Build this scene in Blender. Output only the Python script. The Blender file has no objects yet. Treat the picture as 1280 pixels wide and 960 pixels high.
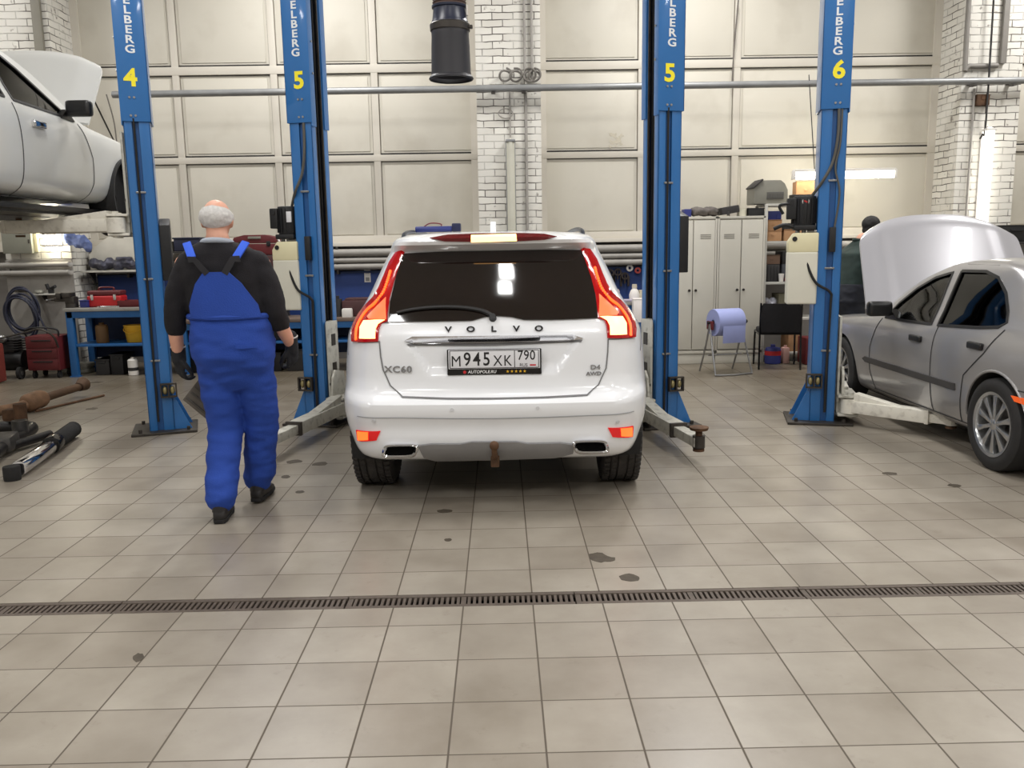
import bpy, bmesh, math, random
from mathutils import Vector, Matrix, noise, geometry
random.seed(7)
SC = bpy.context.scene
COL = SC.collection
PI = math.pi
R = math.radians

# ------------------------------------------------------------------ camera
F_PX = 1059.9
CAM = Vector((0, 0, 1.5315))
RIGHT = Vector((0.99977109, -0.01382373, -0.01632996))
DOWN = Vector((-0.01835343, -0.16184891, -0.98664486))
FWD = Vector((0.01099612, 0.98671872, -0.16206557))
cam_d = bpy.data.cameras.new('camera')
cam = bpy.data.objects.new('camera', cam_d)
COL.objects.link(cam)
cam_d.sensor_width = 36.0
cam_d.lens = 36.0 * F_PX / 1280.0
cam_d.clip_start = 0.05
cam_d.clip_end = 200
mw = Matrix.Identity(4)
for i in range(3):
    mw[i][0] = RIGHT[i]; mw[i][1] = -DOWN[i]; mw[i][2] = -FWD[i]; mw[i][3] = CAM[i]
cam.matrix_world = mw
SC.camera = cam

# ------------------------------------------------------------------ light
SC.view_settings.view_transform = 'Standard'
SC.view_settings.look = 'None'
SC.view_settings.gamma = 1.0
SC.view_settings.use_curve_mapping = False
SC.view_settings.exposure = -0.1
wd = bpy.data.worlds.new('world'); SC.world = wd
wd.use_nodes = True
wd.node_tree.nodes['Background'].inputs[0].default_value = (1, 1, 1, 1)
wd.node_tree.nodes['Background'].inputs[1].default_value = 0.3


def area(x, y, z, sx, sy, power, col=(1.0, .985, .965), rot=(0, 0, 0)):
    l = bpy.data.lights.new('ceiling_lamp', 'AREA')
    l.shape = 'RECTANGLE'; l.size = sx; l.size_y = sy; l.energy = power; l.color = col
    o = bpy.data.objects.new('ceiling_lamp', l); COL.objects.link(o)
    o.location = (x, y, z); o.rotation_euler = rot
    return o


LP = 110
for lx in (-7.2, -2.4, 2.4, 7.2):
    for ly in (-2.5, 1.6, 5.2, 9.4):
        area(lx, ly, 5.72, .5, 1.3, LP * {-2.5: 1.4, 1.6: .6, 5.2: .8, 9.4: 1.55}[ly] * (.6 if lx < -7 and ly > 5 else 1))
area(.055, 3.595, 5.70, .26, .13, 9)
area(.01, 3.35, 5.70, .24, .24, 12)

# ------------------------------------------------------------------ helpers


def lin(c):
    r = []
    for v in c[:3]:
        v /= 255.0
        r.append(v / 12.92 if v <= .04045 else ((v + .055) / 1.055) ** 2.4)
    return (r[0], r[1], r[2], 1)


MATS = {}


def M(name, col, rough=.5, metal=0.0, var=.08, scale=6.0, bump=0.0, bscale=60.0, coat=0.0, spec=.5, emis=None, es=0.0, dirt=None, dirt_amt=.5):
    """procedural principled material: base colour broken up by noise, optional bump and dirt patches"""
    if name in MATS:
        return MATS[name]
    m = bpy.data.materials.new(name); m.use_nodes = True
    nt = m.node_tree; b = nt.nodes['Principled BSDF']
    tc = nt.nodes.new('ShaderNodeTexCoord')
    nz = nt.nodes.new('ShaderNodeTexNoise'); nz.inputs['Scale'].default_value = scale; nz.inputs['Detail'].default_value = 4
    nt.links.new(tc.outputs['Object'], nz.inputs['Vector'])
    c = lin(col)
    rp = nt.nodes.new('ShaderNodeValToRGB')
    rp.color_ramp.elements[0].position = .3; rp.color_ramp.elements[1].position = .7
    rp.color_ramp.elements[0].color = (c[0] * (1 - var), c[1] * (1 - var), c[2] * (1 - var), 1)
    rp.color_ramp.elements[1].color = (min(1, c[0] * (1 + var)), min(1, c[1] * (1 + var)), min(1, c[2] * (1 + var)), 1)
    nt.links.new(nz.outputs['Fac'], rp.inputs['Fac'])
    out = rp.outputs['Color']
    if dirt:
        n2 = nt.nodes.new('ShaderNodeTexNoise'); n2.inputs['Scale'].default_value = scale * 2.3; n2.inputs['Detail'].default_value = 8
        nt.links.new(tc.outputs['Object'], n2.inputs['Vector'])
        r2 = nt.nodes.new('ShaderNodeValToRGB'); r2.color_ramp.elements[0].position = .52; r2.color_ramp.elements[1].position = .72
        r2.color_ramp.elements[1].color = (dirt_amt, dirt_amt, dirt_amt, 1)
        nt.links.new(n2.outputs['Fac'], r2.inputs['Fac'])
        mx = nt.nodes.new('ShaderNodeMixRGB'); mx.inputs[2].default_value = lin(dirt)
        nt.links.new(r2.outputs['Color'], mx.inputs[0]); nt.links.new(out, mx.inputs[1])
        out = mx.outputs[0]
    nt.links.new(out, b.inputs['Base Color'])
    b.inputs['Roughness'].default_value = rough
    b.inputs['Metallic'].default_value = metal
    b.inputs['Specular IOR Level'].default_value = spec
    b.inputs['Coat Weight'].default_value = coat
    b.inputs['Coat Roughness'].default_value = .06
    if bump:
        n3 = nt.nodes.new('ShaderNodeTexNoise'); n3.inputs['Scale'].default_value = bscale; n3.inputs['Detail'].default_value = 3
        nt.links.new(tc.outputs['Object'], n3.inputs['Vector'])
        bp = nt.nodes.new('ShaderNodeBump'); bp.inputs['Strength'].default_value = bump; bp.inputs['Distance'].default_value = .01
        nt.links.new(n3.outputs['Fac'], bp.inputs['Height']); nt.links.new(bp.outputs['Normal'], b.inputs['Normal'])
    if emis:
        b.inputs['Emission Color'].default_value = lin(emis); b.inputs['Emission Strength'].default_value = es
    MATS[name] = m
    return m


def glass_mat(name, tint, gloss_rough=.03, ior=1.5):
    if name in MATS:
        return MATS[name]
    m = bpy.data.materials.new(name); m.use_nodes = True
    nt = m.node_tree
    for n in list(nt.nodes):
        if n.type != 'OUTPUT_MATERIAL':
            nt.nodes.remove(n)
    o = [n for n in nt.nodes if n.type == 'OUTPUT_MATERIAL'][0]
    tr = nt.nodes.new('ShaderNodeBsdfTransparent')
    nz = nt.nodes.new('ShaderNodeTexNoise'); nz.inputs['Scale'].default_value = 3
    rp = nt.nodes.new('ShaderNodeValToRGB')
    rp.color_ramp.elements[0].color = (tint[0] * .95, tint[1] * .95, tint[2] * .95, 1)
    rp.color_ramp.elements[1].color = (tint[0], tint[1], tint[2], 1)
    nt.links.new(nz.outputs['Fac'], rp.inputs['Fac']); nt.links.new(rp.outputs['Color'], tr.inputs['Color'])
    gl = nt.nodes.new('ShaderNodeBsdfGlossy'); gl.inputs['Roughness'].default_value = gloss_rough
    fr = nt.nodes.new('ShaderNodeFresnel'); fr.inputs['IOR'].default_value = ior
    mx = nt.nodes.new('ShaderNodeMixShader')
    nt.links.new(fr.outputs[0], mx.inputs[0]); nt.links.new(tr.outputs[0], mx.inputs[1]); nt.links.new(gl.outputs[0], mx.inputs[2])
    nt.links.new(mx.outputs[0], o.inputs['Surface'])
    MATS[name] = m
    return m


def P(x, y, Y):
    """point of the room seen at photograph position (x, y), at distance Y down the hall"""
    d = RIGHT * ((x - 640) / F_PX) + DOWN * ((y - 480) / F_PX) + FWD
    return CAM + d * (Y / d.y)


class MB:
    def __init__(s):
        s.bm = bmesh.new()

    def add(s, tb, mat=None):
        if mat is not None:
            tb.transform(mat)
        me = bpy.data.meshes.new('tmp'); tb.to_mesh(me); tb.free()
        s.bm.from_mesh(me); bpy.data.meshes.remove(me)
        return s

    def box(s, c, d, bev=0, rz=0, rot=None, seg=2):
        tb = bmesh.new(); bmesh.ops.create_cube(tb, size=1)
        bmesh.ops.scale(tb, vec=d, verts=tb.verts)
        if bev:
            bmesh.ops.bevel(tb, geom=tb.edges[:], offset=min(bev, min(d) * .45), segments=seg, affect='EDGES', profile=.6)
        m = Matrix.Translation(c) @ (rot.to_4x4() if rot else Matrix.Rotation(rz, 4, 'Z'))
        return s.add(tb, m)

    def cyl(s, p0, p1, r, r2=None, n=16, bev=0):
        p0 = Vector(p0); p1 = Vector(p1); d = p1 - p0
        tb = bmesh.new()
        bmesh.ops.create_cone(tb, cap_ends=True, segments=n, radius1=r, radius2=r if r2 is None else r2, depth=d.length)
        if bev:
            ed = [e for e in tb.edges if abs(e.verts[0].co.z - e.verts[1].co.z) < 1e-6]
            bmesh.ops.bevel(tb, geom=ed, offset=bev, segments=2, affect='EDGES', profile=.6)
        q = d.to_track_quat('Z', 'Y').to_matrix().to_4x4()
        return s.add(tb, Matrix.Translation((p0 + p1) / 2) @ q)

    def sph(s, c, r, n=16, rot=None):
        tb = bmesh.new(); bmesh.ops.create_uvsphere(tb, u_segments=n, v_segments=max(6, n * 2 // 3), radius=1)
        v = r if hasattr(r, '__len__') else (r, r, r)
        bmesh.ops.scale(tb, vec=v, verts=tb.verts)
        return s.add(tb, Matrix.Translation(c) @ (rot.to_4x4() if rot else Matrix.Identity(4)))

    def loft(s, rings, cap=True, closed=True, loop=False):
        b = s.bm; vs = [[b.verts.new(p) for p in r] for r in rings]
        n = len(rings[0]); k = len(rings)
        for i in range(k if loop else k - 1):
            a = vs[i]; c = vs[(i + 1) % k]
            for j in range(n if closed else n - 1):
                j2 = (j + 1) % n
                try:
                    b.faces.new((a[j], a[j2], c[j2], c[j]))
                except ValueError:
                    pass
        if cap and closed and not loop:
            b.faces.new(list(reversed(vs[0]))); b.faces.new(vs[-1])
        return s

    def tube(s, pts, r, n=10, closed=False, cap=True, smooth=0):
        pts = [Vector(p) for p in pts]
        if smooth:
            pts = spline(pts, smooth, closed)
        k = len(pts); rr = r if hasattr(r, '__len__') else [r] * k
        if len(rr) != k:
            rr = [rr[0] + (rr[-1] - rr[0]) * i / (k - 1) for i in range(k)]
        rings = []; up = None
        for i, p in enumerate(pts):
            if closed:
                t = pts[(i + 1) % k] - pts[i - 1]
            else:
                t = pts[min(i + 1, k - 1)] - pts[max(i - 1, 0)]
            t.normalize()
            if up is None:
                up = t.orthogonal().normalized()
            up = (up - t * up.dot(t))
            up = up.normalized() if up.length > 1e-6 else t.orthogonal().normalized()
            w = t.cross(up)
            rings.append([p + (up * math.cos(a) + w * math.sin(a)) * rr[i] for a in [2 * PI * j / n for j in range(n)]])
        return s.loft(rings, cap, True, closed)

    def lathe(s, prof, n=24, mat=None, cap=True):
        tb = MB()
        tb.loft([[(r * math.cos(a), r * math.sin(a), z) for a in [2 * PI * j / n for j in range(n)]] for r, z in prof], cap)
        return s.add(tb.bm, mat)

    def prism(s, poly, d0, d1, plane='XZ', bev=0, mat=None):
        """extrude a 2-D polygon: plane XZ along y, YZ along x, XY along z"""
        f = {'XZ': lambda p, d: (p[0], d, p[1]), 'YZ': lambda p, d: (d, p[0], p[1]), 'XY': lambda p, d: (p[0], p[1], d)}[plane]
        tb = bmesh.new()
        a = [tb.verts.new(f(p, d0)) for p in poly]; b = [tb.verts.new(f(p, d1)) for p in poly]
        n = len(poly)
        tb.faces.new(a); tb.faces.new(list(reversed(b)))
        for i in range(n):
            j = (i + 1) % n
            tb.faces.new((a[j], a[i], b[i], b[j]))
        bmesh.ops.recalc_face_normals(tb, faces=tb.faces)
        if bev:
            bmesh.ops.bevel(tb, geom=tb.edges[:], offset=bev, segments=2, affect='EDGES', profile=.6)
        return s.add(tb, mat)

    def build(s, name, mat, parent=None, loc=None, flat=False, ang=38, recalc=True):
        if recalc:
            bmesh.ops.recalc_face_normals(s.bm, faces=s.bm.faces)
        if not flat:
            for f in s.bm.faces:
                f.smooth = True
            for e in s.bm.edges:
                if len(e.link_faces) == 2 and e.calc_face_angle(0) > R(ang):
                    e.smooth = False
        me = bpy.data.meshes.new(name); s.bm.to_mesh(me); s.bm.free()
        o = bpy.data.objects.new(name, me); COL.objects.link(o)
        for m in (mat if isinstance(mat, (list, tuple)) else [mat]):
            me.materials.append(m)
        if parent:
            o.parent = parent
        if loc:
            o.location = loc
        return o


def spline(pts, k, closed=False):
    """Catmull-Rom through the points, k samples per span"""
    n = len(pts); out = []
    for i in range(n if closed else n - 1):
        g = (lambda q: pts[q % n]) if closed else (lambda q: pts[max(0, min(n - 1, q))])
        p0, p1, p2, p3 = [Vector(g(i + q)) for q in (-1, 0, 1, 2)]
        for j in range(k):
            t = j / k
            out.append(.5 * ((2 * p1) + (p2 - p0) * t + (2 * p0 - 5 * p1 + 4 * p2 - p3) * t * t + (3 * p1 - p0 - 3 * p2 + p3) * t ** 3))
    if not closed:
        out.append(Vector(pts[-1]))
    return out


def tag(o, label, cat, group=None, kind=None):
    o['label'] = label; o['category'] = cat
    if group: o['group'] = group
    if kind: o['kind'] = kind
    return o


def thing(name, label, cat, loc=(0, 0, 0), rz=0, group=None):
    o = bpy.data.objects.new(name, None); COL.objects.link(o)
    o.empty_display_size = .1
    o.location = loc; o.rotation_euler = (0, 0, rz)
    return tag(o, label, cat, group)


def struct(name, mb, mat, parent=None, **k):
    o = mb.build(name, mat, parent, **k)
    o['kind'] = 'structure'
    return o


def dup(root, loc, rz=None, label=None):
    r = root.copy(); COL.objects.link(r); r.location = loc
    if rz is not None: r.rotation_euler = (0, 0, rz)
    if label: r['label'] = label
    for ch in list(root.children):
        c = ch.copy(); COL.objects.link(c); c.parent = r
        for g in list(ch.children):
            d = g.copy(); COL.objects.link(d); d.parent = c
    return r


def baked(o, extra=None):
    """replace an object's mesh by its modifier result"""
    bpy.context.view_layer.update()
    dg = bpy.context.evaluated_depsgraph_get()
    me = bpy.data.meshes.new_from_object(o.evaluated_get(dg))
    o.modifiers.clear(); o.data = me
    return o


def organic(name, mb, mat, parent, voxel=.012, it=6, wr=0.0, wsc=(9, 9, 5), seed=0):
    """fuse overlapping shapes into one continuous smooth surface"""
    o = mb.build(name, mat, None)
    md = o.modifiers.new('r', 'REMESH'); md.mode = 'VOXEL'; md.voxel_size = voxel; md.use_smooth_shade = True
    sm = o.modifiers.new('s', 'SMOOTH'); sm.factor = .5; sm.iterations = it
    baked(o)
    if wr:
        off = Vector((seed * 3.1, seed * 1.7, seed))
        for v in o.data.vertices:
            c = v.co
            q = Vector((c.x * wsc[0], c.y * wsc[1], c.z * wsc[2]))
            d = noise.noise(q + off) + .5 * noise.noise(q * 2.1 + off)
            v.co = c + v.normal * d * wr
    for p in o.data.polygons:
        p.use_smooth = True
    if parent: o.parent = parent
    return o


def text(name, body, size, mat, parent, loc, rot=(PI / 2, 0, 0), ext=.0015, bold=0.0, sx=1.0, align='CENTER', lsp=1.0, shear=0):
    cu = bpy.data.curves.new(name, 'FONT'); cu.body = body; cu.size = size; cu.extrude = ext; cu.offset = bold
    cu.align_x = align; cu.align_y = 'CENTER'; cu.space_character = lsp; cu.shear = shear; cu.resolution_u = 3
    t = bpy.data.objects.new(name, cu); COL.objects.link(t)
    bpy.context.view_layer.update()
    me = bpy.data.meshes.new_from_object(t.evaluated_get(bpy.context.evaluated_depsgraph_get()))
    bpy.data.objects.remove(t)
    o = bpy.data.objects.new(name, me); COL.objects.link(o)
    me.materials.clear(); me.materials.append(mat)
    o.location = loc; o.rotation_euler = rot; o.scale = (sx, 1, 1)
    if parent: o.parent = parent
    return o


def pchip(xs, ys):
    n = len(xs); h = [xs[i + 1] - xs[i] for i in range(n - 1)]
    d = [(ys[i + 1] - ys[i]) / h[i] for i in range(n - 1)]
    m = [d[0]] + [0] * (n - 2) + [d[-1]]
    for i in range(1, n - 1):
        if d[i - 1] * d[i] > 0:
            w1 = 2 * h[i] + h[i - 1]; w2 = h[i] + 2 * h[i - 1]
            m[i] = (w1 + w2) / (w1 / d[i - 1] + w2 / d[i])

    def f(x):
        if x <= xs[0]: return ys[0]
        if x >= xs[-1]: return ys[-1]
        i = 0
        while x > xs[i + 1]: i += 1
        t = (x - xs[i]) / h[i]
        return (ys[i] * (1 + 2 * t) * (1 - t) ** 2 + m[i] * h[i] * t * (1 - t) ** 2 + ys[i + 1] * t * t * (3 - 2 * t) + m[i + 1] * h[i] * t * t * (t - 1))
    return f


def poly_mesh(poly, step=.03):
    """triangulate a 2-D outline with inner points so that it can follow a curved surface"""
    pts = []
    n = len(poly)
    for i in range(n):
        a = Vector(poly[i]); b = Vector(poly[(i + 1) % n]); k = max(1, int((b - a).length / step))
        for j in range(k): pts.append(a + (b - a) * j / k)
    nb = len(pts)
    x0 = min(p.x for p in pts); x1 = max(p.x for p in pts); y0 = min(p.y for p in pts); y1 = max(p.y for p in pts)

    def inside(p):
        c = False
        for i in range(nb):
            a = pts[i]; b = pts[i - 1]
            if (a.y > p.y) != (b.y > p.y) and p.x < (b.x - a.x) * (p.y - a.y) / (b.y - a.y) + a.x: c = not c
        return c
    allp = list(pts)
    y = y0 + step * .5
    while y < y1:
        x = x0 + step * .5
        while x < x1:
            p = Vector((x, y))
            if inside(p) and min((p - q).length for q in pts) > step * .45: allp.append(p)
            x += step
        y += step
    r = geometry.delaunay_2d_cdt(allp, [(i, (i + 1) % nb) for i in range(nb)], [], 1, 1e-5)
    return r[0], r[2]


def patch(poly, fmap, thick=.004, off=.003, step=.03):
    """skin a 2-D outline onto a surface: fmap(u, v, offset) -> point; gives it a real thickness"""
    vs, fs = poly_mesh(poly, step)
    mb = MB(); b = mb.bm
    top = [b.verts.new(fmap(p.x, p.y, off + thick)) for p in vs]
    bot = [b.verts.new(fmap(p.x, p.y, off)) for p in vs]
    cnt = {}
    for f in fs:
        for i in range(len(f)):
            e = (f[i], f[(i + 1) % len(f)]); cnt[e] = 1
        b.faces.new([top[i] for i in f]); b.faces.new([bot[i] for i in reversed(f)])
    for (a, c) in cnt:
        if (c, a) not in cnt:
            b.faces.new((top[a], bot[a], bot[c], top[c]))
    return mb


def ribbon(pts, fmap, w=.008, thick=.002, off=.002, step=.03, closed=False, mb=None):
    """narrow strip along a polyline on a surface (panel gaps, trims)"""
    pp = [Vector(p) for p in pts]
    if closed: pp.append(pp[0])
    d = []
    for i in range(len(pp) - 1):
        k = max(1, int((pp[i + 1] - pp[i]).length / step))
        for j in range(k): d.append(pp[i] + (pp[i + 1] - pp[i]) * j / k)
    d.append(pp[-1])
    mb = mb or MB(); rings = []
    for i, p in enumerate(d):
        t = (d[min(i + 1, len(d) - 1)] - d[max(0, i - 1)]).normalized(); n = Vector((-t.y, t.x)) * w / 2
        a = p + n; c = p - n
        rings.append([fmap(a.x, a.y, off), fmap(a.x, a.y, off + thick), fmap(c.x, c.y, off + thick), fmap(c.x, c.y, off)])
    return mb.loft(rings)
# ------------------------------------------------------------------ materials
cream = M('cream_panel_paint', (206, 201, 188), .55, var=.04, scale=.8, dirt=(150, 140, 122), dirt_amt=.22)
cream_frame = M('cream_frame_paint', (206, 200, 188), .5, var=.04, scale=2)
dark_gap = M('dark_rubber_gap', (48, 46, 44), .8)
white_wall = M('white_wall_paint', (200, 198, 192), .7, var=.05, scale=.7)
lower_wall = M('lower_wall_paint', (120, 116, 112), .7, var=.1, scale=1.2)
ceil_m = M('ceiling_paint', (205, 203, 198), .8, var=.04)
pipe_grey = M('pipe_grey_paint', (140, 141, 141), .42, metal=.3, var=.1)
pipe_cream = M('pipe_cream_paint', (150, 146, 140), .5, var=.1)
blue = M('lift_blue_paint', (44, 108, 172), .3, var=.05, scale=3, coat=.3)
blue_dk = M('lift_blue_recess_shade', (28, 80, 138), .4, var=.05, scale=3)  # darker copy of the lift blue, paints the shade inside the groove
black = M('black_plastic', (22, 22, 24), .5, var=.15)
black_gl = M('black_gloss_plastic', (14, 14, 16), .18, var=.1)
rubber = M('black_rubber', (30, 29, 29), .85, var=.15, scale=20, bump=.2)
tread_m = M('tyre_tread_rubber', (58, 55, 53), .85, var=.2, scale=25, bump=.6, bscale=45)
steel = M('bare_steel', (150, 150, 150), .35, metal=.8, var=.12, scale=14)
steel_dk = M('dark_oily_steel', (70, 66, 62), .45, metal=.6, var=.25, scale=14)
armgrey = M('lift_arm_grey_paint', (186, 184, 174), .45, var=.08, scale=8, dirt=(96, 88, 78), dirt_amt=.5)
armgrey_lt = M('lift_arm_cream_paint', (222, 218, 206), .45, var=.06, scale=8, dirt=(130, 120, 105), dirt_amt=.35)
chrome = M('chrome', (225, 225, 228), .08, metal=1.0, var=.03)
rust = M('rusty_iron', (92, 66, 46), .75, metal=.3, var=.35, scale=16, bump=.3)
tank_w = M('tank_translucent_white', (216, 213, 198), .4, var=.03)
tank_y = M('tank_empty_cream', (226, 218, 180), .4, var=.03)
yellow = M('number_yellow', (246, 230, 40), .5, var=.03)
white_l = M('lettering_white', (225, 228, 230), .5, var=.03)
lamp_on = M('lit_tube', (255, 255, 255), .5, emis=(255, 250, 240), es=5.0)
lamp_bright = M('lit_tube_bright', (255, 255, 255), .5, emis=(255, 246, 220), es=22.0)
lamp_off = M('unlit_tube_cover', (196, 194, 180), .25, var=.05)


def brick_mat():
    m = bpy.data.materials.new('white_painted_brick'); m.use_nodes = True
    nt = m.node_tree; b = nt.nodes['Principled BSDF']; L = nt.links
    g = nt.nodes.new('ShaderNodeNewGeometry'); sp = nt.nodes.new('ShaderNodeSeparateXYZ'); L.new(g.outputs['Position'], sp.inputs[0])
    ad = nt.nodes.new('ShaderNodeMath'); L.new(sp.outputs[0], ad.inputs[0]); L.new(sp.outputs[1], ad.inputs[1])
    nzw = nt.nodes.new('ShaderNodeTexNoise'); nzw.inputs['Scale'].default_value = 5; L.new(g.outputs['Position'], nzw.inputs['Vector'])
    wob = nt.nodes.new('ShaderNodeMath'); wob.operation = 'MULTIPLY_ADD'; wob.inputs[1].default_value = .03; L.new(nzw.outputs['Fac'], wob.inputs[0]); L.new(sp.outputs[2], wob.inputs[2])
    cb = nt.nodes.new('ShaderNodeCombineXYZ'); L.new(ad.outputs[0], cb.inputs[0]); L.new(wob.outputs[0], cb.inputs[1])
    br = nt.nodes.new('ShaderNodeTexBrick'); br.inputs['Scale'].default_value = 1.0
    br.inputs['Brick Width'].default_value = .26; br.inputs['Row Height'].default_value = .086
    br.inputs['Mortar Size'].default_value = .0065; br.inputs['Mortar Smooth'].default_value = .4; br.inputs['Bias'].default_value = 0
    br.inputs['Color1'].default_value = lin((226, 223, 214)); br.inputs['Color2'].default_value = lin((207, 203, 194)); br.inputs['Mortar'].default_value = lin((88, 82, 76))
    L.new(cb.outputs[0], br.inputs['Vector'])
    n1 = nt.nodes.new('ShaderNodeTexNoise'); n1.inputs['Scale'].default_value = 3.2; n1.inputs['Detail'].default_value = 5; L.new(g.outputs['Position'], n1.inputs['Vector'])
    r1 = nt.nodes.new('ShaderNodeValToRGB'); r1.color_ramp.elements[0].position = .42; r1.color_ramp.elements[1].position = .6; L.new(n1.outputs['Fac'], r1.inputs['Fac'])
    # paint filling some of the joints
    mx = nt.nodes.new('ShaderNodeMixRGB'); mx.inputs[2].default_value = lin((214, 211, 203))
    mu = nt.nodes.new('ShaderNodeMath'); mu.operation = 'MULTIPLY'; mu.inputs[1].default_value = .75; L.new(r1.outputs['Color'], mu.inputs[0]); L.new(mu.outputs[0], mx.inputs[0]); L.new(br.outputs['Color'], mx.inputs[1])
    n2 = nt.nodes.new('ShaderNodeTexNoise'); n2.inputs['Scale'].default_value = 11; n2.inputs['Detail'].default_value = 6; L.new(g.outputs['Position'], n2.inputs['Vector'])
    r2 = nt.nodes.new('ShaderNodeValToRGB'); r2.color_ramp.elements[0].position = .64; r2.color_ramp.elements[1].position = .72; L.new(n2.outputs['Fac'], r2.inputs['Fac'])
    m2 = nt.nodes.new('ShaderNodeMixRGB'); m2.inputs[2].default_value = lin((140, 134, 126)); L.new(r2.outputs['Color'], m2.inputs[0]); L.new(mx.outputs[0], m2.inputs[1])
    L.new(m2.outputs[0], b.inputs['Base Color']); b.inputs['Roughness'].default_value = .6
    bp = nt.nodes.new('ShaderNodeBump'); bp.inputs['Strength'].default_value = .8; bp.inputs['Distance'].default_value = .012; bp.invert = True
    L.new(br.outputs['Fac'], bp.inputs['Height']); L.new(bp.outputs['Normal'], b.inputs['Normal'])
    return m


def tile_mat():
    m = bpy.data.materials.new('beige_floor_tiles'); m.use_nodes = True
    nt = m.node_tree; b = nt.nodes['Principled BSDF']; L = nt.links

    def mth(op, a, bb=None, c=None):
        n = nt.nodes.new('ShaderNodeMath'); n.operation = op
        for i, v in enumerate((a, bb, c)):
            if v is None: continue
            if hasattr(v, 'is_linked'): L.new(v, n.inputs[i])
            else: n.inputs[i].default_value = v
        return n.outputs[0]
    g = nt.nodes.new('ShaderNodeNewGeometry'); sp = nt.nodes.new('ShaderNodeSeparateXYZ'); L.new(g.outputs['Position'], sp.inputs[0])
    T = .3
    u = mth('DIVIDE', mth('ADD', sp.outputs[0], .487 + 90 * T), T)
    far = mth('GREATER_THAN', sp.outputs[1], 3.5)
    v = mth('DIVIDE', mth('ADD', mth('SUBTRACT', sp.outputs[1], mth('MULTIPLY', far, .279)), -3.27 + 90 * T), T)
    fu = mth('FRACT', u); fv = mth('FRACT', v)
    du = mth('MINIMUM', fu, mth('SUBTRACT', 1.0, fu)); dv = mth('MINIMUM', fv, mth('SUBTRACT', 1.0, fv))
    d = mth('MINIMUM', du, mth('MULTIPLY', dv, 1.25))
    mr = nt.nodes.new('ShaderNodeMapRange'); mr.inputs['From Min'].default_value = .0075; mr.inputs['From Max'].default_value = .0135
    L.new(d, mr.inputs['Value']); tile = mr.outputs[0]     # 1 on tile, 0 in the joint
    cb = nt.nodes.new('ShaderNodeCombineXYZ'); L.new(mth('FLOOR', u), cb.inputs[0]); L.new(mth('FLOOR', v), cb.inputs[1])
    wn = nt.nodes.new('ShaderNodeTexWhiteNoise'); wn.noise_dimensions = '2D'; L.new(cb.outputs[0], wn.inputs['Vector'])
    rp = nt.nodes.new('ShaderNodeValToRGB'); rp.color_ramp.elements[0].color = lin((146, 138, 127)); rp.color_ramp.elements[1].color = lin((160, 153, 142))
    L.new(wn.outputs['Value'], rp.inputs['Fac'])
    # worn, slightly cloudy glaze
    n1 = nt.nodes.new('ShaderNodeTexNoise'); n1.inputs['Scale'].default_value = 3.2; n1.inputs['Detail'].default_value = 6; n1.inputs['Roughness'].default_value = .6; L.new(g.outputs['Position'], n1.inputs['Vector'])
    r1 = nt.nodes.new('ShaderNodeValToRGB'); r1.color_ramp.elements[0].position = .3; r1.color_ramp.elements[1].position = .75
    r1.color_ramp.elements[0].color = (.80, .78, .75, 1); r1.color_ramp.elements[1].color = (1.08, 1.08, 1.07, 1); L.new(n1.outputs['Fac'], r1.inputs['Fac'])
    m1 = nt.nodes.new('ShaderNodeMixRGB'); m1.blend_type = 'MULTIPLY'; m1.inputs[0].default_value = 1; L.new(rp.outputs['Color'], m1.inputs[1]); L.new(r1.outputs['Color'], m1.inputs[2])
    # small dirt specks and scuffs
    n2 = nt.nodes.new('ShaderNodeTexNoise'); n2.inputs['Scale'].default_value = 9; n2.inputs['Detail'].default_value = 8; n2.inputs['Roughness'].default_value = .7; L.new(g.outputs['Position'], n2.inputs['Vector'])
    r2 = nt.nodes.new('ShaderNodeValToRGB'); r2.color_ramp.elements[0].position = .60; r2.color_ramp.elements[1].position = .78; r2.color_ramp.elements[1].color = (.45, .45, .45, 1); L.new(n2.outputs['Fac'], r2.inputs['Fac'])
    m2 = nt.nodes.new('ShaderNodeMixRGB'); m2.inputs[2].default_value = lin((96, 84, 70)); L.new(r2.outputs['Color'], m2.inputs[0]); L.new(m1.outputs[0], m2.inputs[1])
    # wear and oil by the back benches, darkened further to offset strong rear lamplight
    bk = nt.nodes.new('ShaderNodeMapRange'); bk.inputs['From Min'].default_value = 5.5; bk.inputs['From Max'].default_value = 10.0; bk.inputs['To Max'].default_value = .95; L.new(sp.outputs[1], bk.inputs['Value'])
    n3 = nt.nodes.new('ShaderNodeTexNoise'); n3.inputs['Scale'].default_value = 1.3; n3.inputs['Detail'].default_value = 5; L.new(g.outputs['Position'], n3.inputs['Vector'])
    m3 = nt.nodes.new('ShaderNodeMixRGB'); m3.inputs[2].default_value = lin((86, 76, 60)); L.new(mth('MULTIPLY', bk.outputs[0], mth('ADD', n3.outputs['Fac'], .25)), m3.inputs[0]); L.new(m2.outputs[0], m3.inputs[1])
    mj = nt.nodes.new('ShaderNodeMixRGB'); mj.inputs[1].default_value = lin((86, 77, 66)); L.new(tile, mj.inputs[0]); L.new(m3.outputs[0], mj.inputs[2])
    L.new(mj.outputs[0], b.inputs['Base Color'])
    rr = nt.nodes.new('ShaderNodeMapRange'); rr.inputs['To Min'].default_value = .24; rr.inputs['To Max'].default_value = .42; L.new(n1.outputs['Fac'], rr.inputs['Value'])
    ro = mth('ADD', rr.outputs[0], mth('MULTIPLY', mth('SUBTRACT', 1.0, tile), .4)); L.new(ro, b.inputs['Roughness'])
    b.inputs['Specular IOR Level'].default_value = .5
    hs = mth('ADD', mth('MULTIPLY', tile, .6), mth('MULTIPLY', wn.outputs['Value'], .06))
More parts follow.
